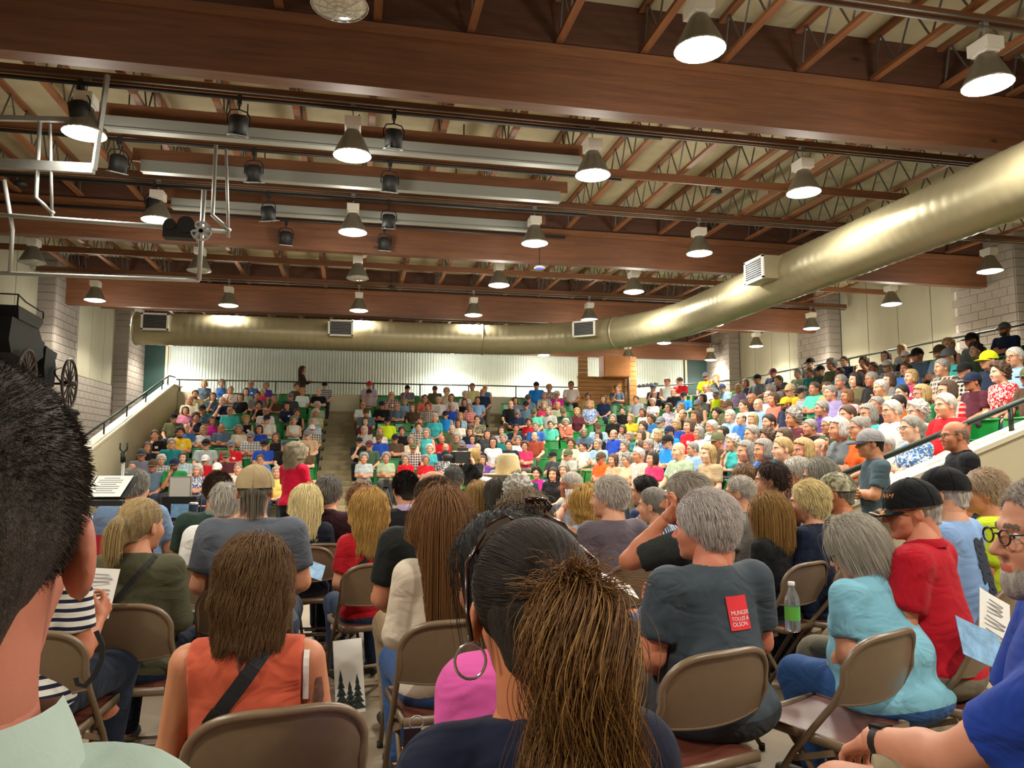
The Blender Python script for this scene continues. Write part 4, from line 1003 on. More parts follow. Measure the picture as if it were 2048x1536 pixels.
CROWD = {1: """855,115,f,s1,dbl;995,112,f,g0,blu,t;1235,118,m,g0,blu;1360,130,f,g0,pur;1615,140,f,n0,brn;1840,130,m,cblk,nvy/p,B;780,200,m,n0,tan,B
1072,165,m,g0,wht,chinR;1197,180,f,n2,pgr;1328,185,f,w0,hpk,t;1660,180,f,s0,wht;1790,185,m,b,blk;1290,210,m,d0,gry;737,250,m,b,crm;925,220,f,n2,dbl,chinR;1000,255,m,b,nvy,chinR
1150,228,f,n1,blk;1428,240,f,g1,brn,chinR;1560,220,m,cgry,dgr;700,335,f,n1,pnk;838,325,m,cblk,dbl,chinR;1300,290,f,d0,blk,chinR;1358,340,m,b,wht;1533,300,f,d1,nvy;1780,295,f,w0,pgr
1065,335,m,b,tur,G;1615,355,f,n0,blk,t;603,395,m,cblk,olv;790,390,f,n0,nvy,chinR,t;1768,355,f,w0,pgr;918,420,f,n2,mag,t;1197,410,f,s0,blk,t;1365,405,m,cnvy,wht,chinR
710,480,m,b,blu;845,495,f,s1,lgr/f;1590,415,f,g0,wht/f,cross,t;1003,475,m,b,dbl,G;1135,490,f,g0,crm/f;1305,490,f,d1,ryl;1750,430,f,w1,lbl/p;450,535,m,n0,blk,chinR,n
655,515,m,d1,yel,cross,B;1735,485,m,cwht,brn/p;1235,545,m,cgry,gry/p,cross;1440,555,f,n1,blk,t;1700,530,m,cgry,tan;390,635,f,n2,blk;585,605,m,g0,tea;868,610,m,cblk,lgr
1075,620,m,cgry,red;1345,615,m,cblk,ryl,cross;1520,620,m,cdgr,blk,B;1690,655,f,r2,brn;355,695,m,cdgr,gry;487,740,f,w0,gry/p;680,720,f,d1,lbl/p;862,740,m,cwht,red
1033,710,m,colv,mar,cross;1313,735,m,n0,blu;430,785,m,cbrn,dbl,holdR;607,775,m,cnvy,grn,chinR,B;268,815,m,b,lgr""",
2: """322,125,m,cred,lgr;633,155,m,cblk,gry,chinR;860,160,m,cdgr,olv;955,180,f,s0,crm,chinR;1165,140,m,n0,pyl;1270,150,m,b,blu,t;320,190,m,cnvy,lgr,chinR;535,210,m,b,mar/p,chinR
1250,185,m,b,nvy,B;1107,205,f,w0,wht/p;1010,230,f,n1,wht;1055,265,f,n1,blk;270,290,m,b,wht;425,290,m,cnvy,blk;580,260,f,g1,lbl;790,235,m,n0,cor,G;930,250,m,w0,wht,holdR
1185,255,m,b,lbl;295,350,m,cbrn,dbl;545,300,m,b,dbl;675,310,f,r2,brn;800,300,m,n0,brn/p;995,305,f,w0,ryl;1140,310,f,g0,red/p;290,425,f,n2,mar;470,420,m,cblk,lim
815,390,f,w1,tur;945,370,m,cnvy,bbl,t;1065,380,f,s2,lbl;775,440,m,b,lbl;1205,410,m,n0,olv/c,chinR;1050,440,f,n2,wht;290,495,f,w2,lgr,chinR;400,510,f,s1,wht;725,470,m,n0,brn/p
590,505,f,n0,blk;850,520,f,g2,tur,t;1000,490,m,w0,olv;1145,510,f,n1,nvy;1285,530,f,d1,dgr;240,590,m,cblk,blk,chinR;455,560,m,cbrn,ryl,B;567,565,m,cblk,brn;710,580,f,g0,crm
850,570,m,b,red,cross;995,560,m,g0,olv,cross,G;1115,570,f,d2,lav;1260,595,f,d2,wht;322,620,m,cmar,dgn;700,640,m,colv,mar/p;855,650,f,w0,tur;985,640,m,b,nvy;1135,620,m,cgry,tan/p
1235,640,m,b,blk;280,725,f,g0,lgr,cross;460,720,f,g0,pgr,cross;620,735,f,g0,red,G;785,740,f,g0,red,G;945,705,m,cblk,nvy/f;1250,740,f,n2,pur;1690,130,m,cnvy,bbl;1795,150,f,s0,brn/f
1975,125,m,n0,wht/p;1520,255,f,d1,gry;1620,235,m,cdgr,dbl;1755,210,m,g0,gry/p;1860,205,f,w0,mag,chinR;1480,285,m,b,blk;1605,290,m,cblk,dbl;1755,300,f,s0,hpk;1865,290,m,b,pgr
1530,355,m,cgry,nvy,cross;1670,350,m,colv,aqu;1785,335,m,g0,lgr,B;1910,345,m,colv,dgn,cross;1630,430,f,n0,red;1405,500,f,n2,lgr/f;1520,480,m,d0,nvy,chinR;1685,465,m,g0,blu
1805,450,m,n0,aqu;1395,560,m,g0,tea;1540,580,f,g0,wht;1675,545,m,b,rus;1410,615,m,d0,nvy;1550,625,f,n0,hpk,G""",
3: """545,155,m,n0,dbl,chinR;310,220,f,n0,tan;437,240,f,n2,nvy;325,285,f,s1,blu/f;220,345,f,s2,mar;960,100,m,n0,wht,t;1060,95,m,cbrn,red;845,150,m,cnvy,nvy,chinR;1280,55,m,cgry,lim,B
1355,75,f,s1,gry,up;1010,185,m,b,blk,B;855,210,m,g0,blk;1275,150,m,b,lgr;1410,150,m,cnvy,lbl,chinR;1600,110,f,n1,dgr,t;1695,75,m,cblk,gry;1825,25,m,cmar,nvy;705,245,m,n0,lgr
1095,215,m,cblk,bbl;1250,235,f,d1,gry;1360,205,m,cgry,lim,t;1540,155,f,s1,lav;595,335,m,d0,blk;840,265,f,w0,wht;760,350,f,n2,wht/f;970,310,f,n1,lav/f;1070,310,f,s1,crm;1210,285,m,cgry,dgr,t
1455,300,m,cbrn,olv;1585,295,m,n0,wht;1655,235,m,b,blk,G;1705,285,m,b,lbl,G;1360,360,f,d0,dgr;1190,385,f,n2,blk/f;1085,365,m,b,blk,chinR;1790,225,f,w1,wht/s;1850,240,f,n2,cor
1870,90,m,n0,mar;1920,150,m,cdgr,mar;1805,165,f,w0,gry;515,400,f,g1,blk;660,400,f,s1,yel;825,405,f,n0,blu,chinR;905,430,m,cgry,pgr;1035,455,f,s1,ryl;1155,460,f,n1,red,n
1325,470,m,w0,wht,B;1480,380,m,w0,lbl;1575,400,m,b,blu,G;1640,415,f,s2,aqu;285,515,m,g0,dbl,B;390,470,m,cbrn,lbl;520,530,m,b,ryl,B;595,490,f,n1,blk/f;650,550,f,g1,tea
760,465,f,n0,tan,t;885,545,f,s1,nvy/f;745,540,f,n1,wht;975,510,m,cnvy,bbl,B;1195,520,f,g1,wht;1410,520,f,d1,lav;1790,430,m,d0,nvy,chinR,B,n;130,435,f,w0,cor,chinR
170,605,f,n0,crm;20,710,m,cblk,dgr;145,695,m,colv,lgr;270,630,m,d0,wht;390,610,m,g0,lbl;610,625,f,g0,gry/f;740,645,f,n0,crm;800,620,m,g0,mar,B;960,590,m,cblk,bbl,cross
1370,580,m,colv,brn;1490,600,f,w0,tur,chinR,t;1655,530,m,g0,lgr,B,G;1610,670,f,g2,dgr;1985,555,f,n0,tea;415,725,m,cbrn,org;515,740,f,n2,tan;630,740,f,g0,peach,G;720,700,m,w0,tan/k,n
835,730,f,d1,hpk;1050,665,m,b,pgr;1165,650,m,g0,lbl,G;1290,690,f,s2,tan;1755,660,f,g1,blu;1870,650,f,s3,nvy;395,545,f,d1,blk""",
4: """1885,75,m,cgry,nvy,B;1425,210,f,s0,org,t;1615,165,m,cblk,gry;1045,245,f,s1,lgr,t;915,305,f,n1,gry;575,340,m,n0,nvy;455,370,f,g0,olv;295,355,m,cblk,gry;195,440,m,g0,pgr;305,430,m,n0,tea
375,415,m,cblk,dgn;735,355,f,n0,rus,up;815,395,m,n0,dgr;925,380,m,cwht,gry/p;1080,300,m,cwht,blk;1170,290,m,cblk,dbl;1355,265,m,cbrn,lbl;1425,300,m,cgry,tur;1650,250,m,d1,dgn
1700,340,m,clim,nvy;1950,310,m,w0,lbl,G;540,440,m,d0,tea;440,525,m,g0,gry;560,510,f,d1,olv;695,480,m,cgry,nvy,chinR;790,490,m,g0,blk,G;870,560,m,w0,pgr,chinR;935,500,f,n1,gry,G
1080,405,m,n0,blu;1120,470,f,s1,hpk;1395,390,m,g0,brn/p;1600,410,m,cblk,blk/p,G;1875,430,f,n0,red/f;1975,480,m,colv,brn,B;465,600,m,g0,lav;590,630,f,r1,pnk/k;320,565,m,n0,aqu
385,570,m,n0,tan,G;255,590,f,cblk,blk/s,t;150,620,m,cgry,olv;215,565,m,ctan,yel;70,690,m,cyel,nvy,B;165,765,f,g2,wht,t;1045,600,m,d0,tan,G;1245,610,f,s1,grn;1360,590,f,n1,red/p,G
1690,500,m,cnvy,mar;385,730,m,g0,pur;490,790,m,n0,grn;695,780,f,g1,tur;845,700,m,g0,blk,n;1020,690,m,d0,org,B;1310,720,m,w0,wht,G;1565,690,m,w0,red;1790,710,f,w0,lbl/f,G,n
290,800,f,g0,mar;330,880,m,g0,blk,chinR;455,870,m,w0,dgn;640,890,f,w1,gry,chinR;1120,890,f,g3,blu/f;1300,860,f,g4,org,G;180,960,f,n1,tea;240,1050,f,s1,nvy;340,1050,m,b,bbl,G
610,1070,f,s1,lbl;890,1030,m,w0,wht"""}
HEADH = 1.14
def tread_c(o): return RISE/PIT_R*min(max(o, 0), 7.6)
def place(px, py):
    d = ray(px, py); prev = None
    for D in np.arange(6.2, 32, 0.05):
        p = C0+d*D; o = offset(p[0], p[1]); g = p[2]-(tread_c(o)+HEADH)
        if prev is not None and prev > 0 and g <= 0 and o > -0.5: break
        if o > -0.5: prev = g
    i = int(round(min(max(o, 0), PIT_R*(NR-1))/PIT_R))
    lo, hi = 5.0, 34.0
    for _ in range(40):
        m = (lo+hi)/2; q = C0+d*m
        if offset(q[0], q[1]) < PIT_R*i: lo = m
        else: hi = m
    q = C0+d*lo
    if OX-0.5 < q[0] and q[1] < YEND+1.1: q[1] = YEND+1.1
    return q, i
FOCUS = np.array([-1.5, 8.5])
def row_normal(x, y):
    if x > OX+3 and y > OY+3: v = np.array([x-OX-3, y-OY-3]); return v/np.linalg.norm(v)
    return np.array([1.0, 0]) if x-OX > y-OY else np.array([0, 1.0])
# shared figures
POSES = {}
def variant(fem, pose, build, sleeve):
    key = (fem, pose, build, sleeve)
    if key not in POSES:
        J = skeleton(pose, fem, lean=0.12 if pose in ('chinR', 'up') else 0.04)
        b, s, t, H = make_body(J, fem, build, 0.026, sleeve, curl=0.8, hs=1.08, hh=0.008, hand_h=0.0085)
        V = np.empty(len(s.vertices)*3, np.float32); s.vertices.foreach_get('co', V); V = V.reshape(-1, 3)
        near = V[(np.abs(V[:, 0]+0.085) < 0.035) & (np.abs(V[:, 2]-0.92) < 0.035)]
        bp = near[np.argmax(near[:, 1])] if len(near) else np.array([-0.085, 0.14, 0.92])
        POSES[key] = (b, s, t, H, J, bp)
    return POSES[key]
ME_BADGE = MB().box((0, 0, 0), (0.075, 0.006, 0.06)).mesh('name_badge', mat('paper_white', 'ece9e2', 0.8))
STY = {'0m': 'short', '0f': 'curly', '1m': 'curly', '1f': 'bob', '2f': 'long', '2m': 'medium', '3f': 'pony', '4f': 'bun'}
HN = {'w': 'white-haired', 'g': 'grey-haired', 's': 'blond', 'n': 'brown-haired', 'd': 'dark-haired', 'r': 'auburn-haired'}
LN = {'1': 'bobbed', '2': 'long', '3': 'ponytailed', '4': 'bun-wearing'}
people = []; occupied = []
rng = random.Random(3)
for zid, txt in CROWD.items():
    for ent in txt.replace('\n', ';').split(';'):
        f = ent.strip().split(',')
        px, py = ZO[zid][0]+float(f[0])/4.096, ZO[zid][1]+float(f[1])/4.096
        fem = f[2] == 'f'; hair = f[3]; colr, pat = (f[4].split('/')+[''])[:2]; fl = f[5:]
        pose = next((x for x in fl if len(x) > 1), None) or rng.choice(['lap', 'lap', 'knees', 'cross'])
        P, row = place(px, py)
        people.append(dict(px=px, py=py, fem=fem, hair=hair, col=colr, pat=pat, fl=fl, pose=pose, P=P, row=row))
# keep neighbours of a row apart
for it in range(30):
    for a in range(len(people)):
        for b in range(a+1, len(people)):
            A, B = people[a], people[b]
            if A['row'] != B['row']: continue
            d = B['P'][:2]-A['P'][:2]; L = math.hypot(*d)
            if L < 0.42:
                n = row_normal(*A['P'][:2]); t = np.array([-n[1], n[0]]); s_ = 1 if t@d > 0 else -1
                sh = t*s_*(0.43-L)*0.25; B['P'][:2] += sh; A['P'][:2] -= sh
def person_label(p):
    g = 'woman' if p['fem'] else 'man'
    h = p['hair']
    if h[0] == 'c' and len(h) > 2: hd = '%s-capped' % PAL[h[1:]][0]
    elif h == 'b': hd = 'bald'
    else: hd = ((LN.get(h[1], '')+' ') if p['fem'] and h[1] in LN else '')+HN[h[0]]
    if 'B' in p['fl']: hd += ' bearded'
    if 'G' in p['fl']: g += ' in glasses and'
    else: g += ' in'
    pt = (PATN[p['pat']][0]+' ') if p['pat'] else ''
    cl = 'tank top' if 't' in p['fl'] else ('tee' if not p['pat'] else 'shirt')
    return hd, '%s %s %s%s %s' % (hd, g, PAL[p['col']][0]+' ', pt.strip(), cl)
def dress(root, p, smesh, tmesh, tcol):
    pass
used_lab = {}
for p in people:
    hd, lab = person_label(p); p['lab'] = ' '.join(lab.split())
    used_lab.setdefault(p['lab'], []).append(p)
def sect(p):
    x, y = p['P'][:2]
    if x < -0.4 and y > 17: return 'carriage-side block'
    if x < 3.9 and y > 17: return 'middle block'
    if x-OX > y-OY: return 'right stand'
    return 'corner block'
ORD = ['front', 'second', 'third', 'fourth', 'fifth', 'sixth', 'seventh', 'eighth', 'ninth', 'tenth', 'top']
taken = set()
for lab, ps in used_lab.items():
    for p in ps:
        l = lab
        if len(ps) > 1: l = '%s, %s, %s row' % (lab, sect(p), ORD[p['row']])
        if l in taken:
            nb = sorted((q for q in people if q is not p), key=lambda q: (q['px']-p['px'])**2+(q['py']-p['py'])**2)
            for q in nb:
                l2 = '%s, beside %s person %s' % (lab, PAL[q['col']][0], 'in '+ORD[p['row']]+' row')
                if l2 not in taken: l = l2; break
        taken.add(l); p['label'] = l
ACC = {'pants': ['2b3547', '39465c', '3b3a38', '6e6450', '23252b', '8a7a5e']}
CAPM = Matrix.Translation((0, -0.001, -0.014)) @ Matrix.Diagonal((1.07, 1.07, 1.10, 1))
def add_person(p):
    fem, fl = p['fem'], p['fl']
    sleeve = 'none' if 't' in fl else 'short'
    build = (1.0 if rng.random() < 0.45 else 1.2) if fem else (1.08 if rng.random() < 0.4 else 1.3)
    pose = p['pose'] if not (sleeve == 'none' and p['pose'] == 'knees') else 'lap'
    b, s, t, H, J, bp = variant(fem, pose, build, sleeve)
    P, row = p['P'], p['row']
    n = row_normal(P[0], P[1]); v = FOCUS-P[:2]; v /= np.linalg.norm(v)
    fdir = -n*0.55+v*0.6; yaw = math.atan2(-fdir[0], fdir[1])+rng.uniform(-0.16, 0.16)
    hz = J['head']
    z0 = RISE*row; sc = (P[2]-z0)/hz[2]; sc = min(1.08, max(0.90, sc))
    base = np.array([P[0], P[1], P[2]])-np.array([0, 0, hz[2]*sc])
    base[0] -= sc*(hz[0]*math.cos(yaw)-hz[1]*math.sin(yaw)); base[1] -= sc*(hz[0]*math.sin(yaw)+hz[1]*math.cos(yaw))
    o = link('person', b, None, base); o.rotation_euler = (0, 0, yaw); o.scale = (sc, sc, sc)
    tag(o, p['label'], 'person', 'audience seated on the green stand seats')
    recolor(o, rng.choice(SKINS))
    sh = link('shirt', s, o); c = srgb(PAL[p['col']][1]); sh.color = tuple(min(1, x*rng.uniform(0.9, 1.1)) for x in c[:3])+(1,)
    if p['pat']: sh.material_slots[0].link = 'OBJECT'; sh.material_slots[0].material = cloth(PATN[p['pat']][1], PATN[p['pat']][2])
    tr = link('trousers', t, o); recolor(tr, rng.choice(ACC['pants']))
    h = p['hair']; Hm = H
    def onhead(name, me, rgb):
        q = link(name, me, o); q.matrix_local = Hm; recolor(q, rgb); return q
    if h[0] == 'c' and len(h) > 2:
        onhead('hair', hair_mesh('long' if fem else 'bald'), rng.choice(['9a968f', '5d4432', '2b211c', 'c9c5bd']))
        cm, bm = cap_meshes(); cp = onhead('cap', cm, PAL[h[1:]][1]); cp.matrix_local = Hm @ CAPM; br = link('brim', bm, cp); recolor(br, PAL[h[1:]][1])
    elif h == 'b':
        if rng.random() < 0.75: onhead('hair', hair_mesh('bald'), rng.choice(['b9b4aa', '8d867c', '5d4a3c']))
    else: onhead('hair', hair_mesh(STY[h[1]+('f' if fem else 'm')]), HAIRC[h[0]])
    if 'B' in fl: onhead('beard', beard_mesh(rng.random() < 0.6), HAIRC[h[0]] if h[0] in 'wgnd' and h != 'b' else rng.choice(['b9b4aa', '4a382c', '6d5a48']))
    if 'G' in fl or rng.random() < 0.2:
        q = link('glasses', glasses_mesh(), o); q.matrix_local = Hm
    if 'n' in fl or rng.random() < 0.10: link('name_badge', ME_BADGE, o, bp+np.array([0, 0.004, 0]))
    if pose == 'holdR': link('paper_sheet', ME_PAPER, o, J['hnd'][1]+np.array([-0.02, 0.05, 0.06]))
    p['obj'] = o
ME_PAPER = MB().box((0, 0, 0), (0.2, 0.004, 0.26), M=Matrix.Rotation(R_(-35), 3, 'X')).mesh('paper_sheet', MATS['paper_white'])
for p in people: add_person(p)
# seats of the stands, one behind each person and along the free places
occ = {}
for p in people: occ.setdefault(p['row'], []).append(p['P'][:2])
slots = []
for i in range(NR):
    pts = [np.array(q) for q in ring(PIT_R*i)]; acc = 0.0
    for a, b in zip(pts[:-1], pts[1:]):
        L = np.linalg.norm(b-a)
        if L < 1e-6: continue
        t = (0.52-acc) if acc else 0.26
        while t < L:
            q = a+(b-a)*t/L
            if q[0] > -4.6 and not in_aisle(q[0], q[1]) and q[1] > YEND+0.35 and not (7.3 < q[0] < 9.9 and q[1] > 24.2):
                slots.append((i, q))
            t += 0.52
        acc = L-(t-0.52)
vis = []
for i, q in slots:
    # is the place in view of the lens?
    v = np.array([q[0], q[1], RISE*i+0.7])-C0; z = v@Fv; px = 1024+FPX*(v@Rv)/z; py = 768-FPX*(v@Uv)/z
    if -30 < px < 2080:
        if min([np.linalg.norm(q-o) for o in occ.get(i, [])]+[9]) > 2.2: continue
        free = min([np.linalg.norm(q-o) for o in occ.get(i, [])]+[9]); vis.append((z-(6 if free > 0.5 else 0), i, q))
vis.sort(key=lambda t: t[0])
SEATS = vis
seat_labs = set()
def seat_at(i, q, parts=True):
    n = row_normal(*q); yaw = math.atan2(n[0], -n[1])
    t = empty('stand_seat', (q[0]-n[0]*(-0.05), q[1]-n[1]*(-0.05), RISE*i+0.001), yaw)
    near = min((p for p in people if p['row'] == i), key=lambda p: (p['P'][0]-q[0])**2+(p['P'][1]-q[1])**2, default=None)
    k = 'green moulded stand seat'
    if near is not None:
        dd = math.hypot(near['P'][0]-q[0], near['P'][1]-q[1]); side_ = '' if dd < 0.32 else 'empty '
        k = '%sgreen stand seat %s the %s' % (side_, 'under' if dd < 0.32 else 'beside', near['label'].replace(',', ''))
        if k in seat_labs: k = '%sgreen stand seat near the %s' % (side_, near['label'].replace(',', ''))
        if k in seat_labs: k = 'spare green stand seat some way along from the %s' % near['label'].replace(',', '')
        k = ' '.join(k.split()[:16])
        for w_ in ('another', 'a further', 'one more', 'yet another', 'a last'):
            if k not in seat_labs: break
            k = ' '.join((w_+' '+k.split(' ', 1)[1] if k.split()[0] in ('another', 'spare', 'empty', 'green') else w_+' '+k).split()[:16])
    seat_labs.add(k)
    tag(t, k, 'seat', 'green stand seats')
    link('backrest', ME_SB, t); link('seat', ME_SP, t); link('side_frame', ME_SL, t, (-0.235, 0, 0)); link('side_frame', ME_SL, t, (0.235, 0, 0))
for _, i, q in SEATS[:296]: seat_at(i, q)
V = []; 
rest = MB()
def _me(me): return [tuple(v.co) for v in me.vertices], [tuple(p.vertices) for p in me.polygons]
_sb, _sp = _me(ME_SB), _me(ME_SP)
for _, i, q in SEATS[296:]:
    n = row_normal(*q); yaw = math.atan2(n[0], -n[1]); M = Matrix.Translation((q[0]+n[0]*0.05, q[1]+n[1]*0.05, RISE*i+0.001)) @ Matrix.Rotation(yaw, 4, 'Z')
    for vs, fs in (_sb, _sp): rest.add([M @ Vector(v) for v in vs], fs)
if rest.v: tag(rest.build('stand_seat_rows', M_GREEN, None, True), 'remaining green stand seats hidden behind the seated audience', 'seat', None, 'stuff')
# ---------------------------------------------------------------- hair strands
def fr_line(y, base): return np.interp(y, [-0.11, -0.05, -0.015, 0.02, 0.055, 0.075, 0.11], base)
EC, ER = np.array([0, -0.014, 0.037]), np.array([0.078, 0.098, 0.088])
CAPPED = [False]
def strand_paths(style, n, L, rs, tie=(0.0, -0.115, 0.03), lay=0.012, wave=0.0, bald=False):
    if CAPPED[0]: bald = -0.06
    d = rs.normal(size=(n*3, 3)); d /= np.linalg.norm(d, axis=1)[:, None]
    d = d[d[:, 2] > -0.75]; P = EC+d*ER
    base = [-0.068, -0.068, -0.03, 0.012, 0.035, 0.078, 0.14]
    ok = P[:, 2] > fr_line(P[:, 1], base)
    if bald: ok &= (P[:, 2]+0.8*P[:, 1] < (0.042 if bald is True else bald))
    P = P[ok][:n]; n = len(P)
    N = (P-EC)/ER**2; N /= np.linalg.norm(N, axis=1)[:, None]
    tie = np.array(tie); g = np.array([0, 0, -1.0])
    clump = np.sin(P[:, 0]*90+1)*np.cos(P[:, 1]*70)+np.sin(P[:, 2]*80)
    ln = (np.maximum(P[:, 2], -0.06)+L)*(0.86+0.22*rs.rand(n)**0.7)+0.02+0.012*clump if style == 'long' else L*(0.75+0.4*rs.rand(n))
    lyr = lay*(0.25+0.9*rs.rand(n))
    def out(p, l):
        q = (p-EC)/(ER+l[:, None]); r = np.linalg.norm(q, axis=1); f = np.where(r < 1, 1/np.maximum(r, 1e-3), 1)
        return EC+(p-EC)*f[:, None]
    paths = [P]
    if style == 'pull':
        K = 9; T = EC+(tie-EC)
        for k in range(1, K):
            t = k/(K-1); p = P*(1-t)+T*t
            q = (p-EC); r = np.linalg.norm(q/ER, axis=1)[:, None]; tgt = EC+q/r*(1+0.10*np.sin(math.pi*t)*0.5+lyr[:, None]*6*(1-t*0.7))
            p = tgt*(1-t**6)+(T+rs.normal(size=(n, 3))*0.006)*t**6
            paths.append(p)
        return np.stack(paths, 1)
    if style == 'tail':
        n2 = n; K = 12; o = rs.normal(size=(n2, 3))*[0.010, 0.008, 0.010]; p = tie+o; spread = rs.normal(size=(n2, 3))*[0.07, 0.07, 0.05]+[0, -0.35, 0.0]+clump[:, None]*[0.05, 0.02, 0]
        paths = [p]; v = np.array([0, -1, 0.35])+o*15+spread
        for k in range(1, K):
            v = v*0.78+np.array([0, 0.02, -1.0])*0.45; v /= np.linalg.norm(v, axis=1)[:, None]
            p = p+v*(ln/(K-1))[:, None]+wave*0.01*np.stack([np.sin(k*1.1+clump*3), np.cos(k*0.9+clump*3), 0*clump], 1); paths.append(p)
        return np.stack(paths, 1)
    K = {'short': 6, 'buzz': 3, 'curly': 12, 'long': 18, 'bob': 12}[style]
    if style == 'short': v = N*0.45+np.array([0, -0.9, -0.15])+np.stack([np.sign(P[:, 0])*0.35*(np.abs(P[:, 0])/0.07), 0*clump, -0.6*(P[:, 2] < 0.07)], 1)+0.18*clump[:, None]*np.array([1, 0.3, 0.5])
    elif style == 'buzz': v = N+np.array([0, -0.5, -0.5])
    else: v = N*0.35+np.array([0, -0.45, -0.2])
    v = v+rs.normal(size=(n, 3))*0.12; v /= np.linalg.norm(v, axis=1)[:, None]; p = P
    ph = rs.rand(n)*6.28
    for k in range(1, K):
        p = p+v*(ln/(K-1))[:, None]
        if style in ('long', 'bob', 'short'):
            p = out(p, lyr)
            gg = g*(0.55 if style != 'short' else 0.28)
            q = (p-EC)/ER**2; q /= np.linalg.norm(q, axis=1)[:, None]
            tv = gg-q*np.sum(gg*q, 1)[:, None]*(np.linalg.norm((p-EC)/ER, axis=1) < 1.35)[:, None]
            back = (p[:, 2] < 0.06) & (p[:, 1] > -0.09) & (style == 'long')
            v = v*0.6+tv+np.array([0, -0.22, 0])*back[:, None]
            v /= np.linalg.norm(v, axis=1)[:, None]
            if style == 'long':
                z = p[:, 2]; ym = np.where(z < -0.14, np.maximum(-0.095-0.30*(-0.14-z), -0.165), 9); p[:, 1] = np.minimum(p[:, 1], ym+0.02*rs.rand(n))
                p[:, 0] += wave*0.004*np.sin(k*0.9+clump*2.5); p[:, 1] += wave*0.003*np.cos(k*0.9+clump*2)
                lim = np.where(z < -0.06, 0.090+0.022*rs.rand(n)-0.13*np.clip(-0.12-z, 0, 0.5), 9); p[:, 0] = np.clip(p[:, 0], -lim, lim)
        elif style == 'curly':
            v = v*0.7+0.55*np.stack([np.cos(k*1.5+ph), np.sin(k*1.5+ph), 0.6*np.sin(k*1.1+ph*2)], 1)+g*0.35; v /= np.linalg.norm(v, axis=1)[:, None]; p = out(p, lyr)
        paths.append(p.copy())
    return np.stack(paths, 1)
def strands_obj(paths, r0, name='hair_strands', parent=None):
    paths = np.concatenate([q.reshape(-1, q.shape[1], 3) for q in paths]) if not isinstance(paths, list) else paths
    if not isinstance(paths, list): paths = [paths]
    sizes = []; pts = []; rad = []
    for q in paths:
        sizes += [q.shape[1]]*q.shape[0]; pts.append(q.reshape(-1, 3)); t = np.linspace(0, 1, q.shape[1]); rad.append(np.tile(r0*(1-0.55*t**2), q.shape[0]))
    hc = bpy.data.hair_curves.new(name); hc.add_curves(sizes)
    hc.position_data.foreach_set('vector', np.concatenate(pts).astype(np.float32).ravel())
    a = hc.attributes.get('radius') or hc.attributes.new('radius', 'FLOAT', 'POINT')
    a.data.foreach_set('value', np.concatenate(rad).astype(np.float32))
    hc.materials.append(M_STRAND)
    o = bpy.data.objects.new(name, hc); COL.objects.link(o)
    if parent is not None: o.parent = parent
    return o
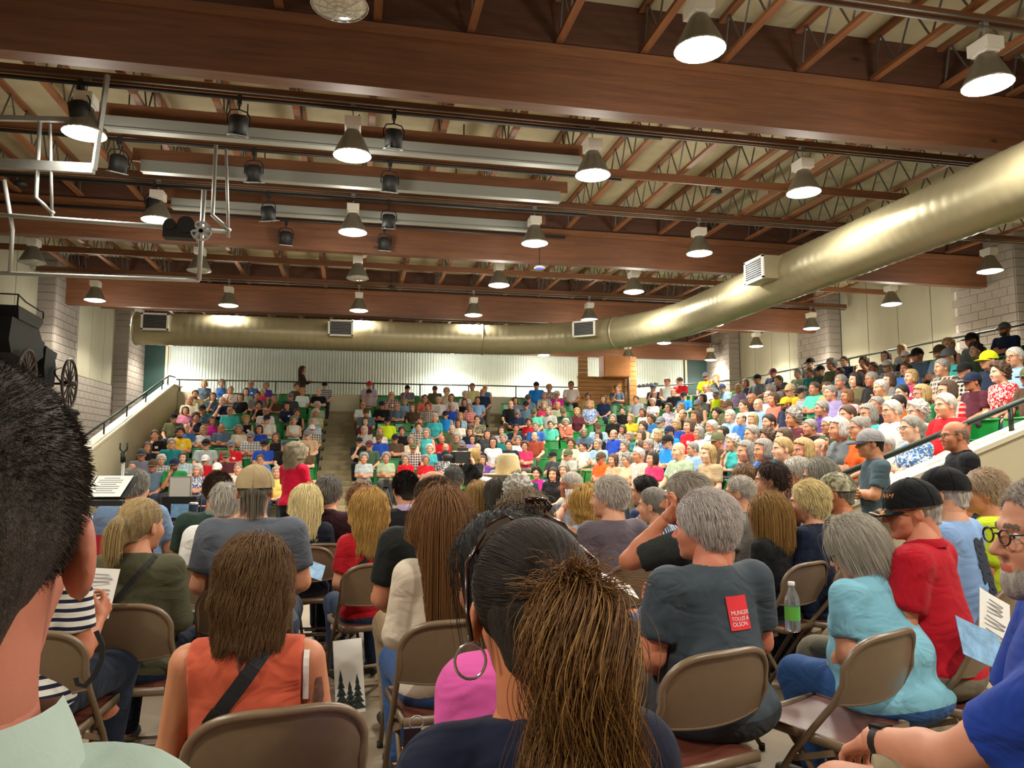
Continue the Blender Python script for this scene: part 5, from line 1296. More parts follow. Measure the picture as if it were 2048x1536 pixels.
# ---------------------------------------------------------------- folding chairs
M_CHAIR = mat('tan_chair_enamel', '74604a', 0.35, 0.0, noise=0.05, nscale=30, spec=0.6)
M_PAD = mat('brown_vinyl', '5a2e22', 0.42, noise=0.06, nscale=10, bump=0.1)
M_RUB = mat('rubber_foot', '2b2723', 0.8)
def chair_parts():
    def back(u, v, off=0.0):
        a = (u-0.5)*2
        top = 0.700+0.105*max(0, 1-abs(a)**4.2)**0.62; bot = 0.575-0.018*(1-a*a)
        z = bot+(top-bot)*v; x = a*0.222
        y = -0.165-0.06*((z-0.575)/0.23)-0.035*(1-a*a)-0.010*math.sin(math.pi*v)+off
        return (x, y, z)
    # the front legs rise to become the rolled edge of the back
    pl = [(-0.212, 0.24, 0.02), (-0.216, 0.02, 0.36), (-0.221, -0.155, 0.575), back(0, 0.6)]
    ac = [-math.cos(math.pi*k/22) for k in range(23)]
    arc = [back((q+1)/2, 1) for q in ac]
    path = pl+arc+[(-x, y, z) for x, y, z in pl[::-1]]
    frame = MB().tube(path, 0.0125, 8).mesh('frame', M_CHAIR, True)
    rl = lambda sx: MB().tube([(sx*0.19, -0.24, 0.02), (sx*0.195, -0.02, 0.34), (sx*0.197, 0.06, 0.43)], 0.0115, 8).mesh('rear_leg', M_CHAIR, True)
    cb = MB()
    for z, y in ((0.12, -0.195), (0.22, -0.12)): cb.tube([(-0.192, y, z), (0.192, y, z)], 0.008, 6)
    bars = [MB().tube([(-0.192, y, z), (0.192, y, z)], 0.008, 6).mesh('cross_bar', M_CHAIR, True) for z, y in ((0.10, -0.21), (0.19, -0.14), (0.10, 0.2))]
    b = MB().grid(back, 16, 7).grid(lambda u, v: back(1-u, v, 0.008), 16, 7)
    b.tube([back(k/12, 0, 0.004) for k in range(13)], 0.007, 6)
    def seat(u, v, dz=0.0):
        a = (u-0.5)*2; w_ = 0.195+0.012*v
        return (a*w_, -0.185+0.40*v, 0.435-0.012*(1-a*a)+0.012*v-0.03*max(0, v-0.88)*4*0.5+dz)
    pad = MB().grid(lambda u, v: (lambda p: (p[0]*0.95, p[1], p[2]+0.016*(1-(2*u-1)**6)*(1-(2*v-1)**6)))(seat(u, v)), 10, 10)
    pan = MB().grid(lambda u, v: seat(1-u, v, -0.006), 8, 8)
    for sx in (-1, 1): pan.bar((sx*0.2, -0.18, 0.425), (sx*0.207, 0.21, 0.43), 0.012, 0.035)
    pan.bar((-0.2, -0.185, 0.425), (0.2, -0.185, 0.425), 0.012, 0.035); pan.bar((-0.2, 0.212, 0.428), (0.2, 0.212, 0.428), 0.014, 0.04)
    br = MB()
    for sx in (-1, 1): br.bar((sx*0.205, -0.14, 0.40), (sx*0.205, 0.03, 0.33), 0.008, 0.022)
    ft = MB().lathe([(0.0, 0.0), (0.015, 0.0), (0.016, 0.03), (0.012, 0.03)], 10).mesh('rubber_foot', M_RUB, True)
    return [('frame', frame), ('rear_leg', rl(-1)), ('rear_leg', rl(1))]+[('cross_bar', m) for m in bars]+[('backrest', b.mesh('backrest', M_CHAIR, True)), ('seat', pan.mesh('seat', M_CHAIR, True)), ('seat_pad', pad.mesh('seat_pad', M_PAD, True))], [('brace', MB().bar((sx*0.205, -0.14, 0.40), (sx*0.205, 0.03, 0.33), 0.008, 0.022).mesh('brace', M_CHAIR)) for sx in (-1, 1)], ft
CH_P, CH_B, CH_F = chair_parts()
def chair(x, y, yaw, label):
    t = empty('folding_chair', (x, y, 0), yaw); tag(t, label, 'chair', 'tan steel folding chairs on the arena floor')
    for nm, me in CH_P+CH_B: link(nm, me, t)
    for p in ((-0.215, 0.24, 0), (0.215, 0.24, 0), (-0.19, -0.245, 0), (0.19, -0.245, 0)): link('rubber_foot', CH_F, t, p)
    return t
# ---------------------------------------------------------------- people on the arena floor
def project_back(o_mesh, pts, frm=(0, -1, 0), off=0.004, dist=1.2):
    """points dropped onto a garment along a local direction; returns positions lifted off the cloth"""
    bv = BVHTree.FromPolygons([v.co[:] for v in o_mesh.vertices], [p.vertices[:] for p in o_mesh.polygons])
    out = []; d = -Vector(frm).normalized(); last = None
    for p in pts:
        h, nrm, i, dd = bv.ray_cast(Vector(p)-d*dist, d)
        if h is None: h, nrm, i, dd = bv.find_nearest(Vector(p))
        out.append(h+nrm*off if nrm.dot(-d) > -0.5 else h-d*off)
    return out
def ribbon(name, pts, wd, m, parent, th=0.004, up=(0, -1, 0)):
    mb = MB(); P = [Vector(p) for p in pts]; vs = []
    for i, p in enumerate(P):
        t = (P[min(i+1, len(P)-1)]-P[max(i-1, 0)]).normalized(); s_ = t.cross(Vector(up)).normalized()*wd/2; u = s_.cross(t).normalized()*th/2
        vs += [p-s_-u, p+s_-u, p+s_+u, p-s_+u]
    f = []
    for i in range(len(P)-1):
        for k in range(4): f.append((4*i+k, 4*i+(k+1) % 4, 4*i+4+(k+1) % 4, 4*i+4+k))
    f += [(3, 2, 1, 0), tuple(4*len(P)-4+k for k in range(4))]
    mb.add(vs, f); return mb.build(name, m, parent)
FG = []
def figure(name_label, px, py, D, yaw=0, hy=0, hp=0, fem=False, build=1.0, hair=None, hc='5d4432', shirt='808080', pat=None, pat2=None, sleeve='short', pants='2b3547', shorts=False,
           pose='lap', cap=None, capback=False, glasses=False, beard=None, skin='d29a7a', stand=False, n=1500, L=None, h=None, lean=0.05, group=None, with_chair=True, wave=0.0, clab=None, hs=1.04, pads=None, arms=None, shell=None, tie=(0, -0.115, 0.03), ptail=0.3, r0=None, spread=0.0, wide=1.0, neckc=None, zlift=None, hand_n=None, curl=0.7, tailc=None, thin=False, arms_px=None, knees=None, chair_at=None):
    J = skeleton(pose, fem, lean, stand, arms, spread, wide)
    if D < 8 and hair and D > 0.6: py = py+(24 if cap else 28 if hair in ('short', 'buzz', 'ring') else 42)/D
    P = atD(px, py, D); hz = J['head']; a = R_(yaw)
    sc = P[2]/hz[2]
    if zlift: sc = zlift
    sc = min(1.16, max(0.86, sc))
    hh = 0.0048 if D < 2.9 else 0.0062 if D < 3.6 else 0.0075 if D < 9 else 0.008
    h = h or (0.013 if D < 2.2 else 0.0165 if D < 3.6 else 0.022)
    base = np.array([P[0]-sc*(hz[0]*math.cos(a)-hz[1]*math.sin(a)), P[1]-sc*(hz[0]*math.sin(a)+hz[1]*math.cos(a)), 0.0])
    if zlift: base[2] = P[2]-hz[2]*sc
    if arms_px:
        for i in (0, 1):
            if arms_px[i]:
                loc = []
                for q in arms_px[i]:
                    v = (atD(*q)-base)/sc; loc.append(np.array([v[0]*math.cos(a)+v[1]*math.sin(a), -v[0]*math.sin(a)+v[1]*math.cos(a), v[2]]))
                J['elb'][i], J['wri'][i], J['hnd'][i] = loc
    if knees: J['knee'] = [np.array(q, float) for q in knees]
    b, s, t, H = make_body(J, fem, build, h, sleeve, shorts, curl, (R_(hp), 0, R_(hy)), 1.06 if build > 1.2 else 1.0, hh, armfat=1.05, hs=hs*(1.0/sc)**0.6, neckc=neckc, hand_n=hand_n, hand_h=0.0055 if D < 3 else 0.007 if D < 5 else 0.0085)
    o = link('person', b, None, base); o.rotation_euler = (0, 0, a); o.scale = (sc, sc, sc)
    tag(o, name_label, 'person', group)
    recolor(o, skin)
    sh = link('shirt', s, o); recolor(sh, shirt)
    if pat: sh.material_slots[0].link = 'OBJECT'; sh.material_slots[0].material = cloth(pat, pat2)
    tr = link('shorts' if shorts else 'trousers', t, o); recolor(tr, pants)
    out = dict(o=o, shirt=sh, J=J, H=H, sc=sc, base=base, yaw=a, trousers=tr)
    def onhead(nm, me, rgb=None):
        q = link(nm, me, o); q.matrix_local = H
        if rgb: recolor(q, rgb)
        return q
    rs = np.random.RandomState(int(px*7+py) % 9999); r0 = r0 or (0.00055 if D < 2.5 else 0.0008 if D < 4 else 0.0011)
    CAPPED[0] = bool(cap)
    if hair:
        sh_style = 'bald' if cap and hair != 'curly' else shell or {'short': 'short', 'buzz': 'crop', 'curly': 'curly', 'long': 'long', 'pony': 'pony', 'bob': 'bob', 'ring': 'bald', 'updo': 'bun', 'medium': 'medium'}[hair]
        hm = onhead('hair', hair_mesh(sh_style, 0.007), hc)
        if hair == 'short': paths = [strand_paths('short', n, L or 0.05, rs, lay=0.016)]
        elif hair == 'buzz': paths = [strand_paths('buzz', n, L or 0.018, rs, lay=0.008, bald=bool(cap))]
        elif hair == 'ring': paths = [strand_paths('short', n, L or 0.03, rs, lay=0.008, bald=(-0.02 if cap else True))]
        elif hair == 'curly': paths = [strand_paths('curly', n, L or 0.12, rs, lay=0.03)]
        elif hair == 'long': paths = [strand_paths('long', n, L or 0.27, rs, lay=0.014, wave=wave)]
        elif hair == 'medium': paths = [strand_paths('long', n, L or 0.15, rs, lay=0.02, wave=wave)]
        elif hair == 'bob': paths = [strand_paths('bob', n, L or 0.23, rs, lay=0.022)]
        elif hair == 'pony': paths = [strand_paths('pull', n, 0.1, rs, tie=tie), strand_paths('tail', n//2, ptail, rs, tie=tie, wave=wave)]
        elif hair == 'updo': paths = [strand_paths('pull', n, 0.1, rs, tie=tie, lay=0.02), strand_paths('curly', n//3, 0.12, rs, lay=0.035)]
        if tailc and len(paths) > 1:
            st = strands_obj(paths[1:], r0, 'ponytail', hm); st.color = srgb(tailc); paths = paths[:1]
        st = strands_obj(paths, r0, 'strands', hm); st.color = srgb(hc)
        out['hair'] = hm
    CAPPED[0] = False
    if cap:
        cm, bm = cap_meshes(); cp = onhead('cap', cm, cap if isinstance(cap, str) else cap[0]); cp.matrix_local = H @ CAPM; br = link('brim', bm, cp); recolor(br, cap if isinstance(cap, str) else cap[1])
        if isinstance(cap, tuple) and len(cap) > 2:
            for q in (cp, br): q.material_slots[0].link = 'OBJECT'; q.material_slots[0].material = cloth('camo')
        out['cap'] = cp; out['brim'] = br
    if glasses: onhead('glasses', glasses_mesh())
    if beard: 
        bm_ = onhead('beard', beard_mesh(True, 0.006), beard)
    if chair_at:
        q = atz(chair_at[0], chair_at[1], 0.81); ca = R_(chair_at[2])
        out['chair'] = chair(q[0]-0.275*math.sin(ca), q[1]+0.275*math.cos(ca), ca, clab or ('tan folding chair holding the '+' '.join(name_label.split()[:9])))
    elif with_chair and not stand:
        c = chair(base[0]-0.03*math.sin(-a)*-1*0, base[1], a, clab or ('tan folding chair holding the '+' '.join(name_label.split()[:9])))
        out['chair'] = c
    FG.append(out); return out
G1 = 'people on folding chairs with their backs to the camera'
f_near = figure('bald-topped man with buzzed dark hair and mint shirt at frame edge', -112, 1090, 0.48, yaw=14, hair='buzz', shell='crop', hc='382d26', wide=-0.2, thin=True, shirt='9fb2a8', build=1.2, stand=True, pose='side', skin='b5705a', n=15000, L=0.011, h=0.011, r0=0.00028, zlift=1.0, hs=0.97, group=None, lean=0.02)
f_str = figure('woman in navy-striped white top holding papers behind mint-shirted man', 78, 1016, 2.9, chair_at=(25, 1268, -3), yaw=-12, fem=True, build=1.15, hair='bob', hc='6b5138', shirt='1e2238', pat='stripe', pat2='dedad2', pose=('lap', 'hold'), pants='1b2230', shorts=False, skin='b87354', n=600, h=0.013, arms_px=[None, ((160, 1305, 2.8), (196, 1238, 2.98), (212, 1208, 3.05))], clab='tan folding chair holding the navy-striped woman, cropped by the frame')
f_oli = figure('woman in olive top with grey-blond ponytail and black strap', 284, 1040, 3.5, yaw=-4, hy=-28, fem=True, build=1.25, hair='pony', hc='a48d62', shirt='4c4b37', sleeve='long', pants='20263a', pose='lap', n=3500, tie=(0, -0.118, 0.02), ptail=0.17, skin='c98d6c', group=G1)
f_cor = figure('woman in coral sleeveless blouse with long brown hair and black bag strap', 508, 1152, 2.05, yaw=-3, hy=4, hp=-6, fem=True, build=1.1, hair='long', hc='6e5236', shirt='c4593f', sleeve='none', pants='2b3547', pose='lap', n=9000, L=0.165, wave=1.3, hs=0.95, chair_at=(562, 1424, 9), skin='c0805e', group=G1, wide=1.1)
f_pnk = figure('woman in bright pink tee and jeans with a flag print sleeve', 1002, 1128, 1.66, yaw=35, lean=0.25, hp=-15, wide=1.2, fem=True, build=1.4, hair='bob', hc='1a1513', shirt='d0569e', pants='5f7fa6', pose='lap', n=500, skin='bd7a5a', group=G1)
f_pny = figure('dark-haired woman with sunglasses on her head and a streaked ponytail', 1062, 1185, 1.12, yaw=4, hy=-10, hp=-4, fem=True, build=1.05, hair='pony', hc='271d18', shirt='141930', sleeve='short', pants='20263a', pose='lap', n=16000, tie=(0.035, -0.122, 0.035), ptail=0.34, wave=1.6, tailc='6e4c2c', shell='crop', skin='b9714c', group=G1, r0=0.00045, wide=0.65)
f_crm = figure('woman in fuzzy cream sweater with very long auburn hair', 885, 1038, 3.2, yaw=6, hy=-6, fem=True, build=1.15, hair='long', hc='7d5836', shirt='cfc1ae', sleeve='long', pants='34507e', pose='lap', n=8000, L=0.45, group=G1)
f_red = figure('blond woman in red tee holding a brochure', 738, 1016, 4.7, yaw=14, hy=-10, fem=True, build=1.15, hair='long', hc='bd9757', shirt='ad1722', pants='27364f', pose=('lap', 'lap'), n=5000, L=0.25, wave=1.2, group=G1)
f_blo = figure('platinum blond woman in dark navy top', 612, 1002, 5.5, yaw=-2, hy=5, fem=True, build=1.1, hair='long', hc='e6d9a8', shirt='161a27', pants='22252e', n=3500, L=0.24, wave=0.8, group=G1)
f_mar = figure('grey-haired man in dark maroon shirt', 659, 983, 5.7, yaw=-8, hy=-12, build=1.15, hair='short', hc='7f7b76', shirt='351a20', n=1800, group=G1)
f_cap = figure('man in tan cap and slate tee with shaggy grey hair', 510, 976, 4.0, yaw=0, hy=3, build=1.4, hair='medium', hc='7c766c', L=0.11, shirt='575c66', cap='a48f6c', capback=True, n=2500, skin='c98d6c', group=G1, beard='8a857c', shell='short', wide=1.05)
f_wht = figure('grey-bearded man in white tee beside the tan-capped man', 455, 1003, 4.7, yaw=-5, build=1.35, hair='short', hc='b9b4aa', shirt='e4e2de', beard='b9b4aa', n=800, group=G1)
f_grn = figure('man in dark green polo with short brown hair', 437, 978, 5.1, yaw=-3, hy=-3, build=1.2, hair='buzz', hc='4b382a', L=0.025, shirt='2e4038', n=3500, group=G1, skin='c88765')
f_tab = figure('stout grey-haired man in light blue shirt at the sound table', 271, 970, 5.7, yaw=-6, hy=-14, build=1.5, hair='short', hc='9d9a95', shirt='7189a9', n=2500, pose='knees', group=G1, with_chair=False)
f_suit = figure('man in black suit and lavender collar with cropped dark hair', 810, 974, 5.5, yaw=8, hy=4, build=1.15, hair='buzz', hc='221c19', L=0.025, shirt='1c1d21', sleeve='long', n=3500, group=G1)
f_bld = figure('balding man in black short-sleeved shirt with brown fringe of hair', 865, 986, 3.7, yaw=6, hy=-2, build=1.3, hair='ring', hc='54402f', shirt='1d1f1e', pants='8a7355', n=3500, L=0.035, group=G1, skin='c07f5f')
f_buz = figure('man with cropped grey hair in charcoal suit', 907, 956, 6.8, yaw=6, build=1.15, hair='buzz', hc='5d5a57', shirt='2d2f35', sleeve='long', n=1500, group=G1)
f_bl2 = figure('honey-blond woman in cream knit', 957, 991, 6.2, yaw=8, fem=True, build=1.1, hair='long', hc='ab8a55', shirt='d6ccb6', sleeve='long', n=2000, L=0.25, group=G1)
f_dgr = figure('woman with dark grey hair beside olive-capped person', 995, 985, 6.0, yaw=12, fem=True, build=1.1, hair='medium', hc='514c47', shirt='6c6a66', n=1500, group=G1)
f_olc = figure('person in olive cap with curly white hair', 1033, 983, 5.8, yaw=14, hy=5, build=1.2, hair='curly', hc='cfcac0', shirt='5f6a74', cap='4b4a33', n=1200, group=G1)
f_rdh = figure('woman with short curly reddish hair', 722, 992, 6.3, yaw=0, fem=True, build=1.1, hair='curly', hc='8b6444', shirt='8b8a88', n=1200, group=G1)
f_clp = figure('woman with messy grey-brown updo held by a dark claw clip', 1045, 1036, 3.2, yaw=10, hy=4, fem=True, build=1.15, hair='updo', hc='82735e', shirt='a9bccb', n=4500, tie=(0.02, -0.11, 0.09), group=G1)
f_wav = figure('wavy blond woman in pale blue sleeveless top raising a phone', 1168, 1004, 5.2, yaw=22, hy=16, fem=True, build=1.15, hair='long', hc='c6a25c', shirt='a3bacb', sleeve='none', n=4000, L=0.28, wave=1.8, pose=('up', 'lap'), arms_px=[((1108, 1046, 5.2), (1126, 1018, 5.35), (1136, 1003, 5.38)), None], group=G1)
f_tan = figure('tanned man with cropped white hair in profile', 1140, 967, 7.2, yaw=40, hy=30, build=1.2, hair='buzz', hc='cfc8c0', shirt='8d9097', n=1200, skin='b96f50', group=G1)
f_mau = figure('white-haired man in mauve grey tee seen from behind', 1216, 991, 4.7, yaw=18, hy=38, build=1.35, hair='short', hc='cdc6bf', shirt='5d535b', n=4500, group=G1, L=0.045)
f_drk = figure('young man with swept dark hair in navy shirt', 1285, 979, 6.6, yaw=40, hy=28, build=1.1, hair='short', hc='1d1715', shirt='2a3c62', n=1800, group=G1)
f_gpo = figure('woman with grey ponytail in blue and white striped shirt', 1305, 1004, 5.2, yaw=30, hy=22, fem=True, build=1.15, hair='pony', hc='85807a', shirt='3b4a72', pat='vstripe', pat2='dfe3ea', n=2500, pose='chinR', ptail=0.14, group=G1)
f_chn = figure('grey-haired man in charcoal tee resting chin on hand', 1368, 994, 3.8, yaw=42, hy=22, build=1.35, hair='short', hc='aaa198', shirt='2a2d2c', pants='41618f', shorts=True, n=3500, pose=('chin', 'cross'), arms_px=[((1258, 1122, 3.7), (1328, 1040, 3.66), (1347, 1012, 3.66)), None], skin='bd7655', group=G1)
f_mun = figure('white-haired man in slate tee with red logo panel on the back', 1404, 1047, 2.88, chair_at=(1462, 1306, 15), yaw=12, hy=34, hp=-2, build=1.5, hair='short', hc='cbc4c4', shirt='3d464e', pants='2b2d33', n=11000, L=0.06, pose='lap', skin='c47a5e', group=G1, wide=1.25, r0=0.0006)
f_bz2 = figure('man in glasses with cropped white hair and grey shirt', 1478, 982, 5.5, yaw=34, hy=18, build=1.2, hair='buzz', hc='c2bbb2', shirt='78756f', glasses=True, n=1800, group=G1)
f_bob = figure('woman with honey brown bob, glasses and black top', 1535, 1025, 4.7, yaw=24, hy=20, fem=True, build=1.1, hair='bob', hc='967442', shirt='141516', sleeve='long', glasses=True, n=4500, group=G1)
f_sbl = figure('woman with short pale blond hair and navy top', 1612, 1001, 4.8, yaw=34, hy=26, fem=True, build=1.2, hair='short', hc='dccb98', shirt='131a30', sleeve='long', n=4500, L=0.075, group=G1)
f_cam = figure('man in camouflage cap and camouflage tee', 1670, 982, 4.95, yaw=38, hy=12, build=1.2, hair='buzz', hc='7a7368', shirt='8a8268', pat='camo', cap=('5a5a44', '5a5a44', 'camo'), n=600, skin='bb744e', group=G1)
f_sgt = figure('young man standing with crossed arms in grey-blue tee and mesh cap', 1738, 884, 6.6, yaw=66, hy=10, build=1.02, hair='buzz', hc='2a201b', shirt='485a63', pants='6b6250', cap=('8f8d8e', '1d2740'), stand=True, pose='cross', n=900, skin='c58a66')
f_bpo = figure('bald man in glasses and black polo standing by the sloping wall', 1908, 868, 6.35, yaw=62, hy=14, build=1.3, hair='ring', hc='a58a78', shirt='16171b', pants='3a3d45', stand=True, pose='side', n=500, L=0.012, glasses=True, skin='c4805f')
f_lbl = figure('woman with grey bob, glasses and pale turquoise tee looking down', 1708, 1086, 3.24, chair_at=(1796, 1268, 22), yaw=16, hy=40, hp=-22, wide=1.35, fem=True, build=1.7, hair='bob', hc='b3aea5', shirt='7ab2c7', pants='2f5288', glasses=True, n=8000, L=0.16, pose='lap', lean=0.24, skin='cf9476', group=G1, r0=0.0006)
f_vet = figure('man in black veteran cap, glasses and red polo', 1820, 1014, 3.3, yaw=34, hy=34, hp=-7, build=1.5, hair='ring', hc='cfccc6', shirt='ad0f22', pants='6f6656', cap='0d0d10', glasses=True, n=2500, L=0.03, skin='c98468', group=G1)
f_ltb = figure('man in black cap and light blue tee with dark print on the back', 1884, 981, 3.95, yaw=30, hy=8, build=1.45, hair='ring', hc='d8d4cd', shirt='7f9fcb', pants='4a6690', cap='0f0f13', n=1800, L=0.04, skin='d29a7a', group=G1)
f_lim = figure('man in lime yellow tee with wispy grey hair and glasses', 1966, 979, 4.5, yaw=36, hy=20, build=1.4, hair='short', hc='bba58d', shirt='c0d426', pants='52584a', glasses=True, n=2200, skin='c4805f', group=G1)
f_rgt = figure('grey-bearded man in glasses, royal blue tee and khaki shorts at frame edge', 2098, 1056, 1.65, yaw=58, hy=14, build=1.5, hair='buzz', hc='b0a79f', shirt='1c3a92', pants='8b8064', shorts=True, beard='b5aca4', glasses=True, pose='knees', n=9000, L=0.012, skin='c88d70', lean=0.10, h=0.0125, arms_px=[((1905, 1520, 1.72), (1748, 1480, 1.95), (1700, 1505, 2.05)), None], knees=((-0.22, 0.50, 0.56), (0.14, 0.50, 0.56)), wide=1.15)
f_spk = figure('woman speaker standing in red shirt with long curly grey hair', 594, 908, 9.3, yaw=-36, hy=-8, fem=True, build=1.2, hair='medium', wave=3.5, hc='a79f8c', shirt='c9123a', pants='121214', stand=True, pose='hold', n=2200, L=0.17)
f_vid = figure('blond camerawoman standing in black with a shoulder camera', 944, 912, 13.2, yaw=140, hy=-20, fem=True, build=1.0, hair='long', hc='c2a66f', shirt='121214', sleeve='long', pants='141416', stand=True, pose='up', n=700)
f_wlk = figure('woman in brown standing on the walkway behind the railing', 606, 740, 27.0, yaw=-100, fem=True, build=1.1, hair='long', hc='6b4a35', shirt='3a2420', sleeve='long', pants='1c1a1c', stand=True, pose='hold', n=300, zlift=1.026, h=0.028)
# the far edge of the floor, chairs in front of the stand
for (px, py, D, yaw, fem, hair, hc, shirt, pat, pose, lab) in (
    (394, 941, 15.9, 172, True, 'curly', 'd9d6cf', '4a5a8c', 'floral', 'cross', 'white-haired woman in blue floral shirt with crossed arms on a floor chair'),
    (434, 938, 15.9, 176, False, 'short', '8a8680', 'b02030', None, 'lap', 'man in white cap at the front of the carriage-side block'),
    (476, 938, 15.9, 178, False, 'buzz', '8d867c', 'ddd8cc', None, 'lap', 'bald man in white lettered tee at the foot of the stairs'),
    (554, 945, 15.6, 176, True, 'medium', 'b0a89a', 'd8b860', None, 'lap', 'person in yellow top seated beyond the speaker'),
    (960, 941, 15.2, 160, False, 'ring', 'a8a29a', 'e0e2e6', 'check', 'cross', 'bald man in white checked shirt and glasses on a floor chair'),
    (1000, 926, 16.3, 155, True, 'curly', 'b5b0a8', '7c7e84', None, 'lap', 'grey-haired woman in grey jacket looking down at front of the stand'),
    (1050, 950, 13.5, 150, False, 'buzz', '2e241d', '2b2e36', None, 'lap', 'man with receding dark hair in a dark suit by the cowboy hat'),
    (1073, 947, 14.8, 158, True, 'curly', '1f1715', 'b0187e', None, 'lap', 'woman with dark curls and a magenta sleeveless top'),
    (1106, 949, 13.6, 152, True, 'long', '2b211c', '17171a', None, 'lap', 'woman with long dark wavy hair and a black top'),
    (1127, 941, 15.0, 148, True, 'long', '9d968a', 'b7a88a', None, 'lap', 'long grey-haired woman in tan shirt and green trousers')):
    figure(lab, px, py, D, yaw, fem=fem, build=1.2, hair=hair, hc=hc, shirt=shirt, pat=pat, pat2='e6e2d8' if pat else None, pose=pose, n=300, h=0.025, group='people on floor chairs in front of the stands', sleeve='none' if 'sleeveless' in lab else 'short', cap='e4e2da' if 'white cap' in lab else None, glasses='glasses' in lab)
for (px, py, D, yaw, fem, hair, hc, shirt, lab, kw) in (
    (1590, 944, 6.35, 52, False, 'short', 'c9c5bd', '3a2b29', 'white-haired man in glasses and dark brown graphic tee', dict(glasses=True)),
    (1538, 955, 5.7, 50, True, 'updo', '3a2a22', '8f968f', 'dark-haired woman with a bun and grey tank top in profile', dict(sleeve='none')),
    (1634, 950, 5.55, 48, True, 'bob', '9c9992', '8a8f98', 'grey-bobbed woman behind the camouflage cap', {}),
    (1485, 958, 6.5, 48, True, 'medium', '7d5f42', '3c2447', 'wavy brown-haired woman in dark purple', dict(wave=1.5)),
    (1016, 958, 6.4, 20, False, 'ring', '8a867c', '4a4f5a', 'person in a straw cowboy hat seen over the heads', {})):
    q = figure(lab, px, py, D, yaw, hy=14, fem=fem, build=1.2, hair=hair, hc=hc, shirt=shirt, n=1200, group=G1, **kw)
    if 'cowboy' in lab:
        ht = MB().lathe([(0.0, 0.20), (0.05, 0.205), (0.075, 0.185), (0.092, 0.10), (0.10, 0.045), (0.15, 0.035), (0.185, 0.055), (0.185, 0.05), (0.15, 0.03), (0.10, 0.04)], 24).build('straw_hat', mat('straw', 'd6bf8c', 0.7, noise=0.1, nscale=60, bump=0.3), q['o'], True)
        ht.matrix_local = q['H'] @ Matrix.Scale(1.12, 4)
# ---------------------------------------------------------------- details on people: straps, prints, things in hand
M_STRAP = mat('black_webbing', '16161a', 0.7, bump=0.2, nscale=200)
M_PAPER = MATS['paper_white']
def back_strap(fig, a, b, wd, name='bag_strap', n=16, frm=(0, -1, 0), m=None, z=1.0):
    pts = [(a[0]+(b[0]-a[0])*k/n, 0, a[1]+(b[1]-a[1])*k/n) for k in range(n+1)]
    return ribbon(name, project_back(fig['shirt'].data, pts, frm, 0.006), wd, m or M_STRAP, fig['o'], up=frm)
back_strap(f_cor, (0.10, 1.10), (-0.17, 0.72), 0.042)
sl = ribbon('strap_slider', project_back(f_cor['shirt'].data, [(-0.075+0.005*k, 0, 0.85+0.007*k) for k in range(6)], (0, -1, 0), 0.012), 0.05, mat('black_leather', '201c1c', 0.4), f_cor['o'], 0.008)
back_strap(f_oli, (0.10, 1.06), (-0.10, 0.80), 0.022)
back_strap(f_red, (0.06, 1.0), (-0.17, 0.80), 0.03)
# white camisole strap and tattoo on the coral woman's right shoulder
ribbon('camisole_strap', project_back(f_cor['o'].data, [(0.172, 0, 1.03-0.02*k) for k in range(8)], (0, -1, 0), 0.004), 0.016, M_PAPER, f_cor['o'])
def patch(fig, mesh, outline_fn, name, m, nu=14, nv=14, off=0.003, frm=(0, -1, 0)):
    pts = [outline_fn(i/nu, j/nv) for i in range(nu+1) for j in range(nv+1)]
    pr = project_back(mesh, pts, frm, off); mb = MB(); mb.v = [tuple(p) for p in pr]
    for i in range(nu):
        for j in range(nv):
            a = i*(nv+1)+j; mb.f.append((a, a+nv+1, a+nv+2, a+1)); mb.mi.append(0)
    return mb.build(name, m, fig['o'], True)
M_TAT = mat('tattoo_ink', '6e4f42', 0.6, noise=0.35, nscale=45)
patch(f_cor, f_cor['o'].data, lambda u, v: (0.207+0.028*(u-0.5)*(1-0.5*abs(2*v-1)), 0, 0.95-0.11*v), 'tattoo', M_TAT)
# lettering dropped onto cloth or cap
def text_mesh(txt, size, align='LEFT'):
    c = bpy.data.curves.new('t', 'FONT'); c.body = txt; c.size = size; c.align_x = align; c.resolution_u = 3; c.fill_mode = 'FRONT'
    o = bpy.data.objects.new('t', c); COL.objects.link(o); dg = bpy.context.evaluated_depsgraph_get(); dg.update()
    me = bpy.data.meshes.new_from_object(o.evaluated_get(dg)); bpy.data.objects.remove(o); return me
def print_text(fig, mesh, txt, size, fn, name, m, off=0.006, frm=(0, -1, 0), parent=None, rotM=None):
    me = text_mesh(txt, size); pts = [fn(v.co.x, v.co.y) for v in me.vertices]; pr = project_back(mesh, pts, frm, off)
    for v, p in zip(me.vertices, pr): v.co = p
    me.materials.clear(); me.materials.append(m); me.update()
    return link(name, me, parent or fig['o'])
M_REDP = mat('red_print', 'e02a32', 0.6); M_WHP = mat('white_print', 'ece8e6', 0.6)
# from behind the wearer's +X is on the picture's right
lx, lz_ = -0.03, 0.965
patch(f_mun, f_mun['shirt'].data, lambda u, v: (lx+0.100*u+0.004*v, 0, lz_-0.122*v), 'logo_panel', M_REDP, off=0.004)
for txt, dz, sz in (('MUNGER', 0.068, 0.0215), ('TOLLES &', 0.088, 0.0195), ('OLSON', 0.108, 0.0215)):
    print_text(f_mun, f_mun['shirt'].data, txt, sz, lambda x, y: (lx+0.012+x, 0, lz_-dz+y), 'logo_lettering', M_WHP)
print_text(f_mun, f_mun['shirt'].data, 'LLP', 0.009, lambda x, y: (lx+0.078+x, 0, lz_-0.108+y), 'logo_lettering', mat('pale_red_print', 'e88a88', 0.6))
